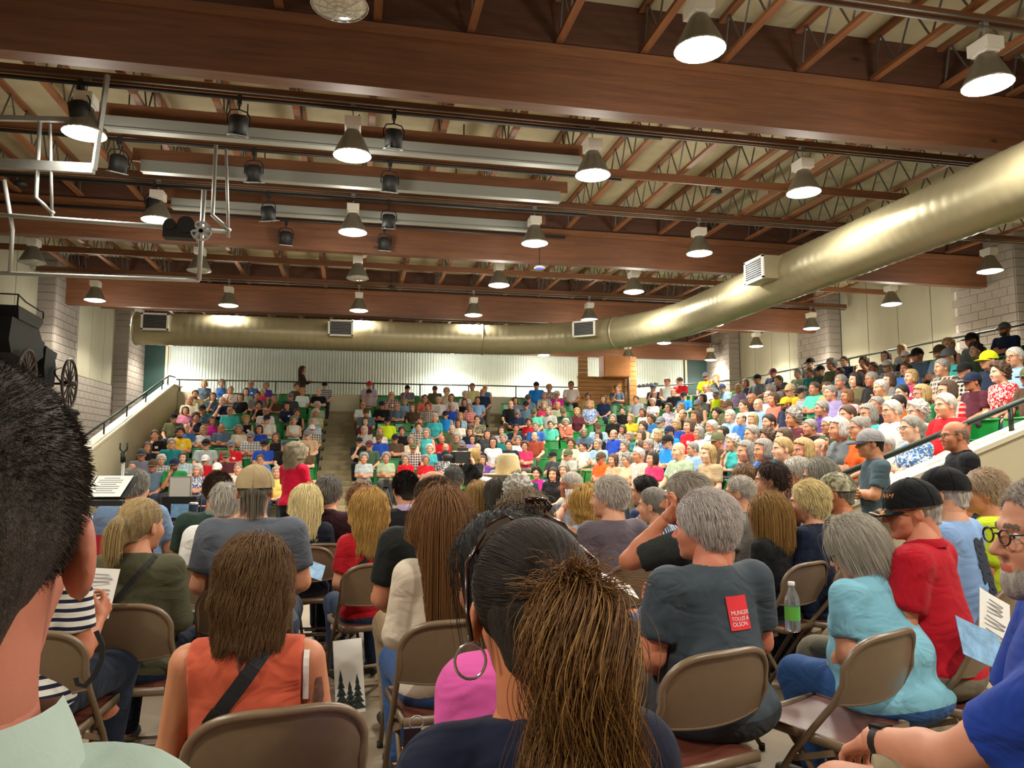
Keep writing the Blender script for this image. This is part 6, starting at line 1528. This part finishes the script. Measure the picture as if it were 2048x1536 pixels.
# dark print down the back of the light blue tee
rs_ = random.Random(5)
for k in range(9):
    zz = 0.97-0.034*k; ww = rs_.uniform(0.03, 0.062)
    patch(f_ltb, f_ltb['shirt'].data, lambda u, v: (-0.015-ww+2*ww*u, 0, zz+0.017-0.034*v+0.008*math.sin(9*u+k)), 'back_print', mat('dark_print', '2c3140', 0.7), 8, 3, 0.005)
# flag print on the pink sleeve
for k in range(6):
    patch(f_pnk, f_pnk['shirt'].data, lambda u, v: (-0.3, -0.06+0.012*k+0.007*u, 0.965-(0.075 if k > 1 else 0.06)*v), 'flag_stripe', M_WHP, 2, 5, 0.004, (-1, -0.25, 0.2))
# veteran cap lettering: on the brim and the crown
H_ = f_vet['H']; Hs = np.array(H_)
def on_cap(fig, me, pts, d, off):
    bv = BVHTree.FromPolygons([v.co[:] for v in me.vertices], [p.vertices[:] for p in me.polygons]); out = []
    for p in pts:
        h, nrm, i, dd = bv.ray_cast(Vector(p)-Vector(d)*0.4, Vector(d))
        if h is None: h, nrm, i, dd = bv.find_nearest(Vector(p))
        out.append(h-Vector(d)*off)
    return out
def cap_text(fig, part, txt, size, fn, d, m, nm):
    me = text_mesh(txt, size, 'CENTER'); pr = on_cap(fig, fig[part].data, [fn(v.co.x, v.co.y) for v in me.vertices], d, 0.0025)
    for v, p in zip(me.vertices, pr): v.co = p
    me.materials.clear(); me.materials.append(m); link(nm, me, fig[part])
M_GOLD = mat('gold_thread', 'e0a238', 0.6)
cap_text(f_vet, 'brim', 'VETERAN', 0.026, lambda x, y: (-x*0.9-0.012, 0.128-y, 0.3), (0, 0, -1), M_GOLD, 'brim_lettering')
cap_text(f_vet, 'brim', 'V', 0.036, lambda x, y: (-x+0.055, 0.125-y, 0.3), (0, 0, -1), M_WHP, 'brim_emblem')
cap_text(f_vet, 'cap', 'VIETNAM', 0.024, lambda x, y: (-x, 0.2, 0.072+y), (0, -1, 0), mat('orange_thread', 'd8893a', 0.6), 'crown_lettering')
mb = MB(); mb.v = [tuple(p) for p in on_cap(f_vet, f_vet['brim'].data, [(-0.075+0.15*k/16, 0.148-0.03*((k-8)/8)**2+0.006*j, 0.3) for k in range(17) for j in (0, 1)], (0, 0, -1), 0.002)]
mb.f = [(2*k, 2*k+2, 2*k+3, 2*k+1) for k in range(16)]; mb.mi = [0]*16; mb.build('brim_braid', mat('pale_gold_braid', 'd9a070', 0.6), f_vet['brim'])
# collars
def collar(fig, col, r=0.062, h=0.035):
    J = fig['J']; n = J['neck']; up = (J['neck']-J['top']); up /= np.linalg.norm(up)
    mb = MB(); M = Matrix.Rotation(J['rx'], 3, 'X')
    def f(u, v):
        a = 2*math.pi*u; rr = r+0.016*v+0.004*math.sin(math.pi*v)
        p = M @ Vector((rr*math.cos(a), rr*1.08*math.sin(a)+0.0, h*(1-v)-0.012-0.022*max(0, math.sin(a))))
        return Vector(n)+p+Vector((0, 0.004, 0.004))
    mb.grid(f, 26, 5); o = mb.build('collar', M_CLOTH, fig['o'], True); recolor(o, col); return o
collar(f_near, 'a9bab1', 0.075, 0.06); collar(f_grn, '6f7f78'); collar(f_suit, 'b7a5cc', 0.064, 0.045); collar(f_vet, 'a80e20', 0.072); collar(f_bpo, '16171b', 0.066); collar(f_tab, '7189a9', 0.068); collar(f_mar, '351a20'); collar(f_bld, '1d1f1e', 0.068)
# earrings of the ponytailed woman
H6 = f_pny['H']
e = MB().tube([(-0.088+0.022*math.cos(a*math.pi/10), -0.004, -0.066+0.024*math.sin(a*math.pi/10)) for a in range(20)], 0.0022, 6, True).build('hoop_earring', mat('silver', 'c8c8c8', 0.2, 1.0), f_pny['o'], True); e.matrix_local = H6
e = MB(); v, q = uvball((-0.089, -0.002, -0.034), 0.0035, 8, 6); e.add(v, q); e = e.build('stud_earring', MATS['silver'], f_pny['o'], True); e.matrix_local = H6
# sunglasses resting on the dark hair
mb = MB()
for sx in (-1, 1):
    P = [(sx*(0.012+0.066*u), 0.055+0.004*math.sin(math.pi*u)-0.03*u*u, 0.118-0.03*u*u+dz) for u, dz in ((0, 0.02), (0.3, 0.03), (0.7, 0.028), (1, 0.012), (0.95, -0.02), (0.6, -0.032), (0.2, -0.024), (0, -0.002))]
    mb.tube(P, 0.0035, 6, True); mb.tube([(sx*0.078, 0.025, 0.1), (sx*0.094, -0.02, 0.08), (sx*0.096, -0.07, 0.02), (sx*0.09, -0.085, -0.015)], 0.0035, 6)
mb.tube([(-0.012, 0.057, 0.13), (0, 0.06, 0.136), (0.012, 0.057, 0.13)], 0.003, 6)
o = tag(mb.build('sunglasses', mat('tortoise_frame', '2a130c', 0.2), None, True), 'brown framed sunglasses pushed up on the dark ponytailed head', 'sunglasses')
o.matrix_world = Matrix.LocRotScale(Vector(f_pny['base']), Euler((0, 0, f_pny['yaw'])), Vector((f_pny['sc'],)*3)) @ H6 @ Matrix.Translation((0, 0.0, -0.010))
mb = MB()
for sx in (-1, 1): mb.grid(lambda u, v: (sx*(0.012+0.064*u), 0.054-0.03*u*u, 0.118-0.03*u*u+0.028-0.055*v), 6, 4)
mb.build('tinted_lens', mat('smoke_lens', '5a5048', 0.05, spec=0.8), o, True)
# loose spikes of hair above the tie, and pale streaks in the tail
rs2 = np.random.RandomState(4); n_ = 420; T_ = np.array((0.035, -0.122, 0.035)); an = rs2.uniform(-1.5, 1.5, n_); sc_ = rs2.normal(size=(n_, 3))*0.008; cl = np.round(an*5)/5; an = an*0.62+cl*0.38
sp_ = []; lr_ = rs2.uniform(0.5, 1.25, n_)
for k in range(9):
    t_ = k/8; L_ = 0.080*(0.5+0.5*np.abs(np.cos(cl*5)))*lr_
    sp_.append(np.stack([T_[0]+np.sin(an)*L_*t_, T_[1]-0.02-0.045*t_+0.02*t_*np.cos(cl*9), T_[2]+np.cos(an)*L_*(t_-0.55*t_*t_)*1.5], 1)+rs2.normal(size=(n_, 3))*0.0012+(sc_*t_))
o = strands_obj([np.stack(sp_, 1)], 0.0006, 'loose_spikes', f_pny['hair']); o.color = srgb('7a5732')
o = strands_obj([strand_paths('tail', 1000, 0.35, rs2, tie=(0.035, -0.126, 0.033), wave=1.8)], 0.0005, 'pale_streaks', f_pny['hair']); o.color = srgb('94703f')
# hair clip
q = MB()
for k in range(7):
    a = -0.9+0.3*k; q.tube([(0.06*math.sin(a), -0.115-0.02*math.cos(a), 0.10), (0.075*math.sin(a), -0.15, 0.085), (0.06*math.sin(a), -0.13, 0.06)], 0.006, 6)
q.tube([(-0.05, -0.12, 0.11), (0, -0.145, 0.115), (0.05, -0.12, 0.11)], 0.009, 6)
q = q.build('claw_clip', mat('dark_resin', '24100c', 0.15), f_clp['o'], True); q.matrix_local = f_clp['H']
# hair tie
q = MB().tube([(0.018*math.cos(a*math.pi/6), -0.118+0.006*math.sin(a*math.pi/6), 0.02+0.018*math.sin(a*math.pi/6)) for a in range(12)], 0.004, 6, True).build('hair_tie', mat('pale_elastic', 'd8c9a0', 0.7), f_oli['o'], True); q.matrix_local = f_oli['H']
# ---- loose things
def sheet(name, px, py, D, w_, h_, rot, label, cat, m=None, lines=True, group=None, fold=False, text_m=None):
    o = empty(name, atD(px, py, D)); o.rotation_euler = rot; tag(o, label, cat, group)
    MB().grid(lambda u, v: ((u-0.5)*w_, 0.012*math.sin(3*u+1)*h_*2+(0.02*abs(2*u-1) if fold else 0), (v-0.5)*h_), 8, 8).grid(lambda u, v: ((0.5-u)*w_, 0.0012+0.012*math.sin(3*(1-u)+1)*h_*2+(0.02*abs(2*u-1) if fold else 0), (v-0.5)*h_), 8, 8).build('sheet', m or M_PAPER, o, True)
    if lines:
        mb = MB(); r = random.Random(int(px))
        for k in range(9):
            z = h_*(0.36-0.075*k)
            if k in (3, 6): continue
            mb.box((-0.02*w_*r.random(), -0.004+0.0, z), (w_*r.uniform(0.45, 0.8), 0.002, h_*0.018))
        mb.build('printed_lines', mat('grey_print', '8a8a8c', 0.8), o)
    return o
M_BLUEP = mat('brochure_blue', '7fa9cc', 0.5, noise=0.35, nscale=25)
sheet('handout', 195, 1185, 3.12, 0.13, 0.21, (R_(-25), R_(8), R_(10)), 'folded white handout in the striped woman\'s hand', 'paper')
sheet('brochure', 630, 1140, 4.9, 0.12, 0.13, (R_(-45), R_(25), R_(10)), 'blue and white brochure held by the blond woman in red', 'paper', M_BLUEP, False)
sheet('envelope', 1228, 1163, 3.35, 0.24, 0.12, (R_(-68), R_(28), R_(10)), 'white envelope on the lap of the charcoal-shirted man', 'paper', None, False)
sheet('handout', 1990, 1250, 2.35, 0.13, 0.20, (R_(-20), R_(30), R_(5)), 'white text handout held above the brochure at right', 'paper')
sheet('brochure', 1962, 1288, 2.2, 0.17, 0.12, (R_(-30), R_(24), R_(5)), 'pale blue brochure held by the man in royal blue', 'paper', M_BLUEP, False)
def floor_sheet(px, py, w_, h_, rz, lab, tilt=0.0):
    p = atz(px, py, 0.004); o = empty('paper_sheet', p); o.rotation_euler = (0, tilt, R_(rz)); tag(o, lab, 'paper')
    MB().box((0, 0, 0), (w_, h_, 0.002)).build('sheet', M_PAPER, o)
    mb = MB()
    for k in range(7): mb.box((0, h_*(0.34-0.11*k), 0.0016), (w_*0.7, h_*0.02, 0.001))
    mb.build('printed_lines', MATS['grey_print'], o)
floor_sheet(186, 1497, 0.2, 0.27, -60, 'printed sheet lying on the floor behind the olive woman\'s chair')
floor_sheet(330, 1512, 0.1, 0.28, 20, 'narrow white leaflet on the floor left of the coral blouse')
def bottle(px, py, D, lab, band, floor=False):
    p = atz(px, py, 0.0) if floor else atD(px, py, D); o = empty('water_bottle', p); tag(o, lab, 'bottle')
    g = MATS.get('clear_plastic')
    if g is None:
        g = mat('clear_plastic', 'e8eef0', 0.08); g.node_tree.nodes['Principled BSDF'].inputs['Transmission Weight'].default_value = 0.85
    MB().lathe([(0, 0), (0.03, 0), (0.033, 0.01), (0.033, 0.13), (0.03, 0.15), (0.014, 0.185), (0.013, 0.2)], 18).build('bottle_body', g, o, True)
    MB().lathe([(0.015, 0.2), (0.015, 0.215), (0, 0.216)], 14).build('bottle_cap', M_WHITE, o, True)
    MB().lathe([(0.0338, 0.05), (0.0338, 0.11)], 18).build('bottle_label', mat('label_'+band, band, 0.5), o, True)
bottle(1586, 1262, 3.3, 'clear water bottle with green label on the lap of the turquoise woman', '6fc04a')
bottle(683, 1420, 2.9, 'clear water bottle on the floor beside the cream sweater chair', 'c8d4dc', True)
ph = empty('smartphone', atD(1139, 997, 5.42)); ph.rotation_euler = (R_(-15), 0, R_(10)); tag(ph, 'smartphone with lit screen raised by the wavy blond woman', 'phone')
MB().box((0, 0, 0), (0.072, 0.009, 0.15)).build('phone_body', M_BLACK, ph); MB().box((0, -0.0052, 0), (0.064, 0.001, 0.138)).build('screen', mat('phone_screen', '908890', 0.2, noise=0.5, nscale=30, emit=('a89ca0', 0.5)), ph)
# keys on the pink woman's lap
k = empty('key_bunch', atD(815, 1505, 1.72)); tag(k, 'bunch of brass keys with black fob on the pink woman\'s jeans', 'keys')
MB().box((0.01, 0, 0.03), (0.04, 0.012, 0.05)).build('fob', M_BLACK, k)
for q in range(4):
    M = Matrix.Rotation(R_(-30+12*q), 3, 'Y'); MB().box(Vector((0, 0.004*q, 0))+M @ Vector((0, 0, -0.03)), (0.008, 0.002, 0.05), M=M).box(Vector((0, 0.004*q, 0))+M @ Vector((0, 0, 0.0)), (0.022, 0.002, 0.02), M=M).build('key', mat('brass', 'b8963c', 0.3, 0.9), k)
MB().tube([(0.02+0.016*math.cos(a*0.6), 0, 0.065+0.016*math.sin(a*0.6)) for a in range(11)], 0.002, 6, True).build('key_ring', M_STEEL, k, True)
# watch on the right-hand man's wrist
J = f_rgt['J']; wv = J['wri'][0]; ev = J['elb'][0]; d = (wv-ev)/np.linalg.norm(wv-ev)
wt = MB().tube([tuple(wv-d*0.03-d*0.011), tuple(wv-d*0.03+d*0.011)], 0.038, 18, cap=False).build('watch_strap', M_BLACK, f_rgt['o'], True)
side = np.cross(d, [0, 0, 1.0]); side /= np.linalg.norm(side); upv = np.cross(side, d)
c = wv-d*0.03+(upv*0.75-side*0.0)*0.045
MB().box(tuple(c), (0.036, 0.042, 0.014), M=Matrix((Vector(side), Vector(d), Vector(upv))).transposed()).build('watch_case', mat('watch_glass', '0b0b0d', 0.1), f_rgt['o'])
# black strap hanging beside the striped woman's chair
p = [atD(x, y, 2.62) for x, y in ((192, 1262), (205, 1290), (203, 1320), (190, 1350), (170, 1372), (155, 1368), (152, 1355))]
Mi = Matrix.LocRotScale(Vector(f_str['base']), Euler((0, 0, f_str['yaw'])), Vector((f_str['sc'],)*3)).inverted()
ribbon('hanging_strap', [Mi @ Vector(q) for q in p], 0.018, M_STRAP, f_str['o'], up=tuple(Mi.to_3x3() @ Vector(-Fv)))
# poster board with tree silhouettes by the cream sweater woman's feet
o = empty('poster_board', atz(702, 1428, 0.0)); o.rotation_euler = (R_(-14), 0, R_(18)); tag(o, 'white poster board with dark pine tree prints leaning by a chair leg', 'poster')
MB().box((0, 0, 0.2), (0.17, 0.006, 0.4)).build('board', M_PAPER, o)
mb = MB()
for x, hgt in ((-0.05, 0.2), (0.0, 0.14), (0.045, 0.17)):
    for q in range(5): w_ = 0.045*(1-q/5.5); z = 0.02+hgt*q/5; mb.add([(x-w_, -0.004, z), (x+w_, -0.004, z), (x, -0.004, z+hgt/3.2)], [(0, 1, 2)])
mb.build('pine_print', mat('pine_print', '2a3230', 0.7), o)
# ---------------------------------------------------------------- sound table, stands
t = empty('sound_table', (0, 0, 0)); tag(t, 'dark folding table with mixer and laptop in front of the light blue shirt', 'table')
TZ, TD = 0.76, 7.2
A, B = atD(20, 1050, TD), atD(372, 1046, TD); A[2] = B[2] = TZ; dv = (B-A)/np.linalg.norm(B-A); nv = np.array([-dv[1], dv[0], 0])
ang = math.atan2(dv[1], dv[0]); L = np.linalg.norm(B-A); mid = (A+B)/2+nv*0.35
t.location = (mid[0], mid[1], 0); t.rotation_euler = (0, 0, ang)
MB().box((0, 0, TZ-0.02), (L, 0.72, 0.035)).build('tabletop', mat('dark_laminate', '3a1f1d', 0.4), t)
for sx in (-1, 1):
    for sy in (-1, 1): MB().tube([(sx*(L/2-0.2), sy*0.28, 0), (sx*(L/2-0.25), sy*0.28, TZ-0.03)], 0.014, 8).build('leg', M_DARKST, t, True)
def on_table(name, x, y, lab, cat):
    o = empty(name, t.matrix_basis @ Vector((x, y, TZ-0.002))); o.rotation_euler = (0, 0, ang); tag(o, lab, cat); return o
bpy.context.view_layer.update()
lp = on_table('laptop', L/2-0.28, -0.05, 'open laptop with picture on its dark screen on the sound table', 'laptop')
MB().box((0, 0, 0.01), (0.36, 0.25, 0.018)).build('keyboard_base', M_BLACK, lp); MB().box((0, 0.16, 0.14), (0.36, 0.012, 0.25)).build('screen_lid', M_BLACK, lp)
MB().box((0.02, 0.152, 0.12), (0.2, 0.002, 0.14)).build('screen_image', mat('laptop_image', '5f7f9a', 0.3, noise=0.5, nscale=20, emit=('6f8faa', 0.4)), lp)
tb = on_table('tumbler', L/2-0.04, -0.1, 'navy steel tumbler standing beside the laptop', 'tumbler')
MB().lathe([(0, 0), (0.035, 0), (0.045, 0.17), (0.045, 0.2)], 18).build('tumbler_body', mat('navy_steel', '24364a', 0.35), tb, True); MB().lathe([(0.046, 0.2), (0.046, 0.215), (0.03, 0.22), (0, 0.22)], 18).build('tumbler_rim', M_STEEL, tb, True)
mx = on_table('mixing_desk', -L/2+0.75, 0.0, 'black mixing desk with rows of knobs on the sound table', 'mixer')
MB().box((0, 0, 0.04), (0.45, 0.36, 0.06), M=Matrix.Rotation(R_(8), 3, 'X')).build('desk_body', M_BLACK, mx)
kn = MB().lathe([(0.009, 0), (0.008, 0.02), (0, 0.021)], 8).mesh('knob', M_STEEL, True)
for i in range(8):
    for j in range(4): link('knob', kn, mx, (-0.18+0.05*i, -0.12+0.075*j, 0.055+0.01*j))
sg = on_table('white_sign', L/2-0.36, 0.3, 'small white board with grey frame standing behind the laptop', 'sign')
MB().box((0, 0, 0.33), (0.24, 0.02, 0.28)).build('sign_frame', M_STEEL, sg); MB().box((0, -0.012, 0.33), (0.21, 0.006, 0.25)).build('sign_face', M_WHITE, sg); MB().tube([(0, 0, 0), (0, 0, 0.2)], 0.012, 8).build('sign_stem', M_DARKST, sg, True)
rc = empty('red_chair', (f_tab['base'][0], f_tab['base'][1], 0), f_tab['yaw']); tag(rc, 'red upholstered chair under the light blue shirted man', 'chair')
MB().grid(lambda u, v: ((u-0.5)*0.52, -0.21-0.03*math.sin(math.pi*u)-0.06*v, 0.5+0.38*v), 8, 6).grid(lambda u, v: ((0.5-u)*0.52, -0.25-0.03*math.sin(math.pi*u)-0.06*v, 0.5+0.38*v), 8, 6).build('backrest', mat('red_fabric', 'a3122a', 0.8), rc, True)
MB().box((0, 0, 0.42), (0.5, 0.46, 0.06)).build('seat', MATS['red_fabric'], rc)
for sx in (-1, 1):
    for sy in (-1, 1): MB().tube([(sx*0.22, sy*0.2, 0), (sx*0.21, sy*0.18, 0.4)], 0.012, 8).build('leg', M_DARKST, rc, True)
# music stand with papers
D_ = 4.3; p = atD(176, 1005, D_); ms = empty('music_stand', (p[0], p[1], 0), R_(-8)); tag(ms, 'black music stand with open papers left of the sound table', 'stand')
hz = p[2]
MB().tube([(0, 0, 0.1), (0, 0, hz)], 0.012, 8).build('pole', M_STEEL, ms, True)
for k in range(3): a = k*2.09; MB().tube([(0, 0, 0.25), (0.28*math.cos(a), 0.28*math.sin(a), 0.01)], 0.01, 6).build('leg', M_BLACK, ms, True)
MB().box((0, 0.03, hz+0.08), (0.46, 0.012, 0.2), M=Matrix.Rotation(R_(-55), 3, 'X')).box((0, -0.07, hz+0.0), (0.46, 0.04, 0.03)).build('desk', M_BLACK, ms)
for sx in (-1, 1):
    o = empty('score_sheet', ms.matrix_basis @ Vector((0, 0, 0))); o.location = Vector((p[0], p[1], 0))+Matrix.Rotation(R_(-8), 3, 'Z') @ Vector((sx*0.105, 0.02, hz+0.093)); o.rotation_euler = (R_(-55), 0, R_(-8))
    tag(o, 'white %s page open on the black music stand' % ('left' if sx < 0 else 'right'), 'paper', 'pages on the music stand')
    MB().box((0, 0, 0.0), (0.2, 0.003, 0.2)).build('sheet', M_PAPER, o)
    mb = MB()
    for q in range(8): mb.box((-0.01, -0.0025, 0.075-0.02*q), (0.14 if q % 3 else 0.09, 0.001, 0.006))
    mb.build('printed_lines', MATS['grey_print'], o)
p = atD(247, 905, 4.6); st = empty('microphone_stand', (p[0], p[1], 0)); tag(st, 'grey microphone stand with empty clip beside the grey ponytail', 'stand')
MB().tube([(0, 0, 0.02), (0, 0, p[2]-0.03)], 0.010, 8).build('pole', M_STEEL, st, True); MB().lathe([(0, 0), (0.13, 0), (0.13, 0.015), (0.02, 0.03), (0, 0.03)], 24).build('base', M_BLACK, st, True)
MB().tube([(0, 0, p[2]-0.06), (0, 0, p[2])], 0.016, 8).tube([(-0.02, 0, p[2]+0.06), (-0.02, 0, p[2]+0.02), (0, 0, p[2]), (0.02, 0, p[2]+0.02), (0.02, 0, p[2]+0.06)], 0.006, 6).build('clip', M_BLACK, st, True)
# walker beside the floral lady, folded tripod
p = atz(382, 1030, 0.0); p = atD(382, 985, 14.6); wk = empty('walking_frame', (p[0], p[1], 0), R_(170)); tag(wk, 'black folding walker frame in front of the floral-shirted woman', 'walker')
for sx in (-1, 1): MB().tube([(sx*0.27, -0.2, 0), (sx*0.26, -0.1, 0.85), (sx*0.26, 0.1, 0.85), (sx*0.27, 0.25, 0)], 0.014, 8).build('side_frame', M_DARKST, wk, True)
MB().tube([(-0.26, 0.12, 0.6), (0, 0.16, 0.62), (0.26, 0.12, 0.6)], 0.014, 8).build('front_bar', M_DARKST, wk, True)
MB().tube([(-0.26, -0.08, 0.45), (0.26, -0.08, 0.45)], 0.012, 8).build('cross_bar', mat('pink_tube', 'c08a90', 0.4), wk, True)
p = atD(772, 1000, 12.0); tp = empty('camera_tripod', (p[0], p[1], 0)); tag(tp, 'black folded tripod standing by the empty green seats', 'tripod')
for k in range(3): a = 0.5+k*2.09; MB().tube([(0, 0, 0.95), (0.3*math.cos(a), 0.3*math.sin(a), 0.0)], 0.016, 6).build('leg', M_BLACK, tp, True)
MB().box((0, 0, 1.0), (0.09, 0.09, 0.12)).build('head', M_BLACK, tp)
# shoulder video camera
p = atD(921, 915, 12.95); vc = empty('video_camera', p, R_(120)); tag(vc, 'black shoulder video camera held by the blond camerawoman', 'camera')
MB().box((0, 0, 0), (0.14, 0.34, 0.2)).box((0, -0.05, 0.14), (0.05, 0.2, 0.05)).build('camera_body', M_BLACK, vc)
MB().lathe([(0.05, 0.0), (0.06, 0.08), (0.065, 0.16), (0.0, 0.15)], 18).build('lens_barrel', M_BLACK, vc, True).rotation_euler = (R_(-90), 0, 0)
vc.children[-1].location = (0, 0.17, 0)
MB().lathe([(0.05, 0.16), (0, 0.165)], 16).build('front_glass', mat('glowing_blue_glass', '8ab0d0', 0.1, emit=('8ab0d0', 0.3)), vc, True).rotation_euler = (R_(-90), 0, 0)  # faint glow put into the lens material, no lamp behind it
vc.children[-1].location = (0, 0.18, 0)
# ---------------------------------------------------------------- wooden booth at the top of the stand
W_PINE = wood('pine_board', 'a06a2c', 'c08a48', '6a4020', sc=(0.5, 5, 5)); W_PLYB = wood('booth_ply', 'a8662a', 'bc7a38', '8a5526', sc=(0.8, 2, 2))
by = 25.0
def bx_(px, py, y): return atY(px, py, y)
bt = empty('wooden_booth', (0, 0, 0)); tag(bt, 'pine clad booth with a tan cabinet at the top of the stand', 'booth')
x0, x1 = bx_(1156, 760, by)[0], bx_(1250, 760, by)[0]; zb, zm, zt = bx_(1200, 814, by)[2], bx_(1200, 757, by)[2], bx_(1200, 716, by)[2]
n = 7
for k in range(n): MB().box(((x0+x1)/2, by, zb+(zm-zb)*(k+0.5)/n), (x1-x0, 0.05, (zm-zb)/n-0.012)).build('plank', W_PINE, bt)
MB().box(((x0+x1)/2, by+0.04, (zb+zm)/2), (x1-x0, 0.03, zm-zb)).build('panel_backing', W_PLYB, bt)
MB().box(((x0+x1)/2, by, zm+0.03), (x1-x0+0.05, 0.12, 0.06)).build('top_rail', W_PLYB, bt)
xp = bx_(1175, 735, by)[0]
for k in range(5): MB().box(((x0+xp)/2, by+0.0, zm+0.06+(zt-zm)*(k+0.5)/5), (xp-x0, 0.06, (zt-zm)/5-0.012)).build('plank', W_PINE, bt)
cx0 = bx_(1198, 735, by)[0]
MB().box(((cx0+x1)/2, by-0.25, (zm+zt)/2+0.02), (x1-cx0, 0.55, zt-zm)).build('cabinet', W_PLYB, bt)
MB().box(((cx0+x1)/2, by-0.53, (zm+zt)/2+0.02), (x1-cx0-0.06, 0.012, (zt-zm)-0.06)).build('cabinet_door', W_PLYB, bt)
n = 11; x2 = bx_(1266, 760, by)[0]
for k in range(n): MB().box((x1+0.06+(x2-x1)*0.5, by-0.05+0.12, zb-0.1+(zt+0.05-zb+0.1)*(k+0.5)/n), (x2-x1, 0.55, (zt-zb+0.15)/n-0.012)).build('plank', W_PINE, bt)
MB().tube([(x1+0.02, by-0.35, zb-0.2), (x1+0.02, by-0.35, 5.3)], 0.02, 8).build('conduit', M_STEEL, bt, True)
p0, p1 = atY(1272, 773, 25.2), atY(1316, 768, 25.2); jb = empty('camera_jib', p0); tag(jb, 'black equipment bar lying along the parapet right of the booth', 'equipment')
MB().tube([(0, 0, 0), tuple(p1-p0)], 0.03, 8).build('bar', M_BLACK, jb, True)
for k in range(5): v = (p1-p0)*(0.15+0.18*k); MB().box(tuple(v), (0.07, 0.07, 0.12)).build('clamp', M_BLACK, jb)
# ---------------------------------------------------------------- carriage on a steel platform by the left wall
cg = empty('horse_carriage', (-6.55, 15.9, 2.47), R_(4)); tag(cg, 'black antique horse carriage displayed on a steel platform', 'carriage')
M_LACQ = mat('black_lacquer', '080808', 0.5, spec=0.2); M_SPOKE = mat('wheel_wood', '33261c', 0.55); M_SEATL = mat('black_leather_seat', '171413', 0.5)
def wheel(x, y, r):
    w_ = empty('wheel', (x, y, r), 0, cg)
    MB().tube([(0, r*math.cos(a*math.pi/20)-0.0*r, r*math.sin(a*math.pi/20)) for a in range(40)], 0.03, 8, True).build('rim', M_SPOKE, w_, True)
    MB().tube([(-0.11, 0, 0), (0.13, 0, 0)], [0.07, 0.05], 14).build('hub', M_SPOKE, w_, True)
    sp = MB().tube([(0, 0, 0.05), (0, 0, r-0.01)], [0.022, 0.014], 6).mesh('spoke', M_SPOKE, True)
    for k in range(14): link('spoke', sp, w_).rotation_euler = (2*math.pi*k/14, 0, 0)
for y, r in ((1.62, 0.52), (-0.95, 0.45)):
    for x in (-0.62, 0.62): wheel(x, y, r)
MB().tube([(-0.7, 1.62, 0.52), (0.7, 1.62, 0.52)], 0.03, 8).build('axle', M_LACQ, cg, True); MB().tube([(-0.7, -0.95, 0.45), (0.7, -0.95, 0.45)], 0.03, 8).build('axle', M_LACQ, cg, True)
MB().tube([(0, -1.2, 0.5), (0, 0, 0.62), (0, 1.6, 0.55)], 0.04, 8).build('perch', M_LACQ, cg, True)
def hull(pts, w0, name):
    mb = MB(); n = len(pts); vs = [(-w0, y, z) for y, z in pts]+[(w0, y, z) for y, z in pts]
    mb.add(vs, [tuple(range(n))[::-1], tuple(range(n, 2*n))]+[(i, (i+1) % n, n+(i+1) % n, n+i) for i in range(n)]); return mb.build(name, M_LACQ, cg)
hull([(0.72, 0.42), (1.3, 0.42), (1.36, 0.8), (1.22, 1.12), (0.66, 1.2), (0.6, 0.75)], 0.42, 'dash_panel')
hull([(-1.6, 1.0), (-1.45, 0.78), (-0.2, 0.74), (0.25, 0.92), (0.2, 1.16), (-0.1, 1.42), (-1.5, 1.42)], 0.5, 'body')
hull([(-1.25, 1.42), (-0.15, 1.42), (0.05, 1.58), (0.02, 1.64), (-1.3, 1.66)], 0.52, 'seat_cushion')
hull([(0.1, 1.16), (0.62, 1.14), (0.62, 1.26), (0.08, 1.3)], 0.4, 'driver_seat')
hull([(1.28, 0.98), (1.62, 1.04), (1.68, 1.18), (1.3, 1.2)], 0.34, 'lamp_box')
for x in (-0.5, 0.5): MB().tube([(x, -1.3, 1.64), (x, -1.28, 1.86), (x, -0.9, 1.8), (x, -0.1, 1.78), (x, 0.08, 1.8), (x, 0.1, 1.66)], 0.014, 6).build('seat_rail', M_LACQ, cg, True)
MB().tube([(-0.5, -1.28, 1.86), (0.5, -1.28, 1.86)], 0.014, 6).build('seat_rail', M_LACQ, cg, True)
for x in (-0.45, 0.45):
    MB().tube([(x, 1.62, 0.54)]+[(x, 1.62-0.5*math.sin(a*math.pi/8)*0.9, 0.56+0.32*a/8) for a in range(9)], 0.02, 6).build('spring', M_LACQ, cg, True)
    MB().tube([(x, 0.95, 0.42), (x, 0.98, 0.26), (x, 1.25, 0.22)], 0.012, 6).build('step_iron', M_LACQ, cg, True)
MB().tube([(0.3, -0.2, 0.75), (0.3, 0.8, 0.72)], 0.02, 6).build('brake_rod', M_LACQ, cg, True)
pf = empty('steel_platform', (-6.55, 15.9, 0), R_(4)); tag(pf, 'dark steel frame platform carrying the carriage above the stair wall', 'platform')
for x in (-0.62, 0.62): MB().box((x, 0.1, 2.42), (0.16, 4.0, 0.05)).build('runner', M_DARKST, pf)
for y in (-1.7, 0.2, 2.0):
    MB().box((0, y, 2.36), (1.5, 0.08, 0.06)).build('cross_beam', M_DARKST, pf)
    for x in (-0.66, 0.66):
        MB().box((x, y, 1.17), (0.09, 0.09, 2.34)).build('post', M_DARKST, pf)
        MB().bar((x*0.95, y, 2.0), (x*0.5, y, 2.34), 0.05, 0.05).build('brace', M_DARKST, pf)
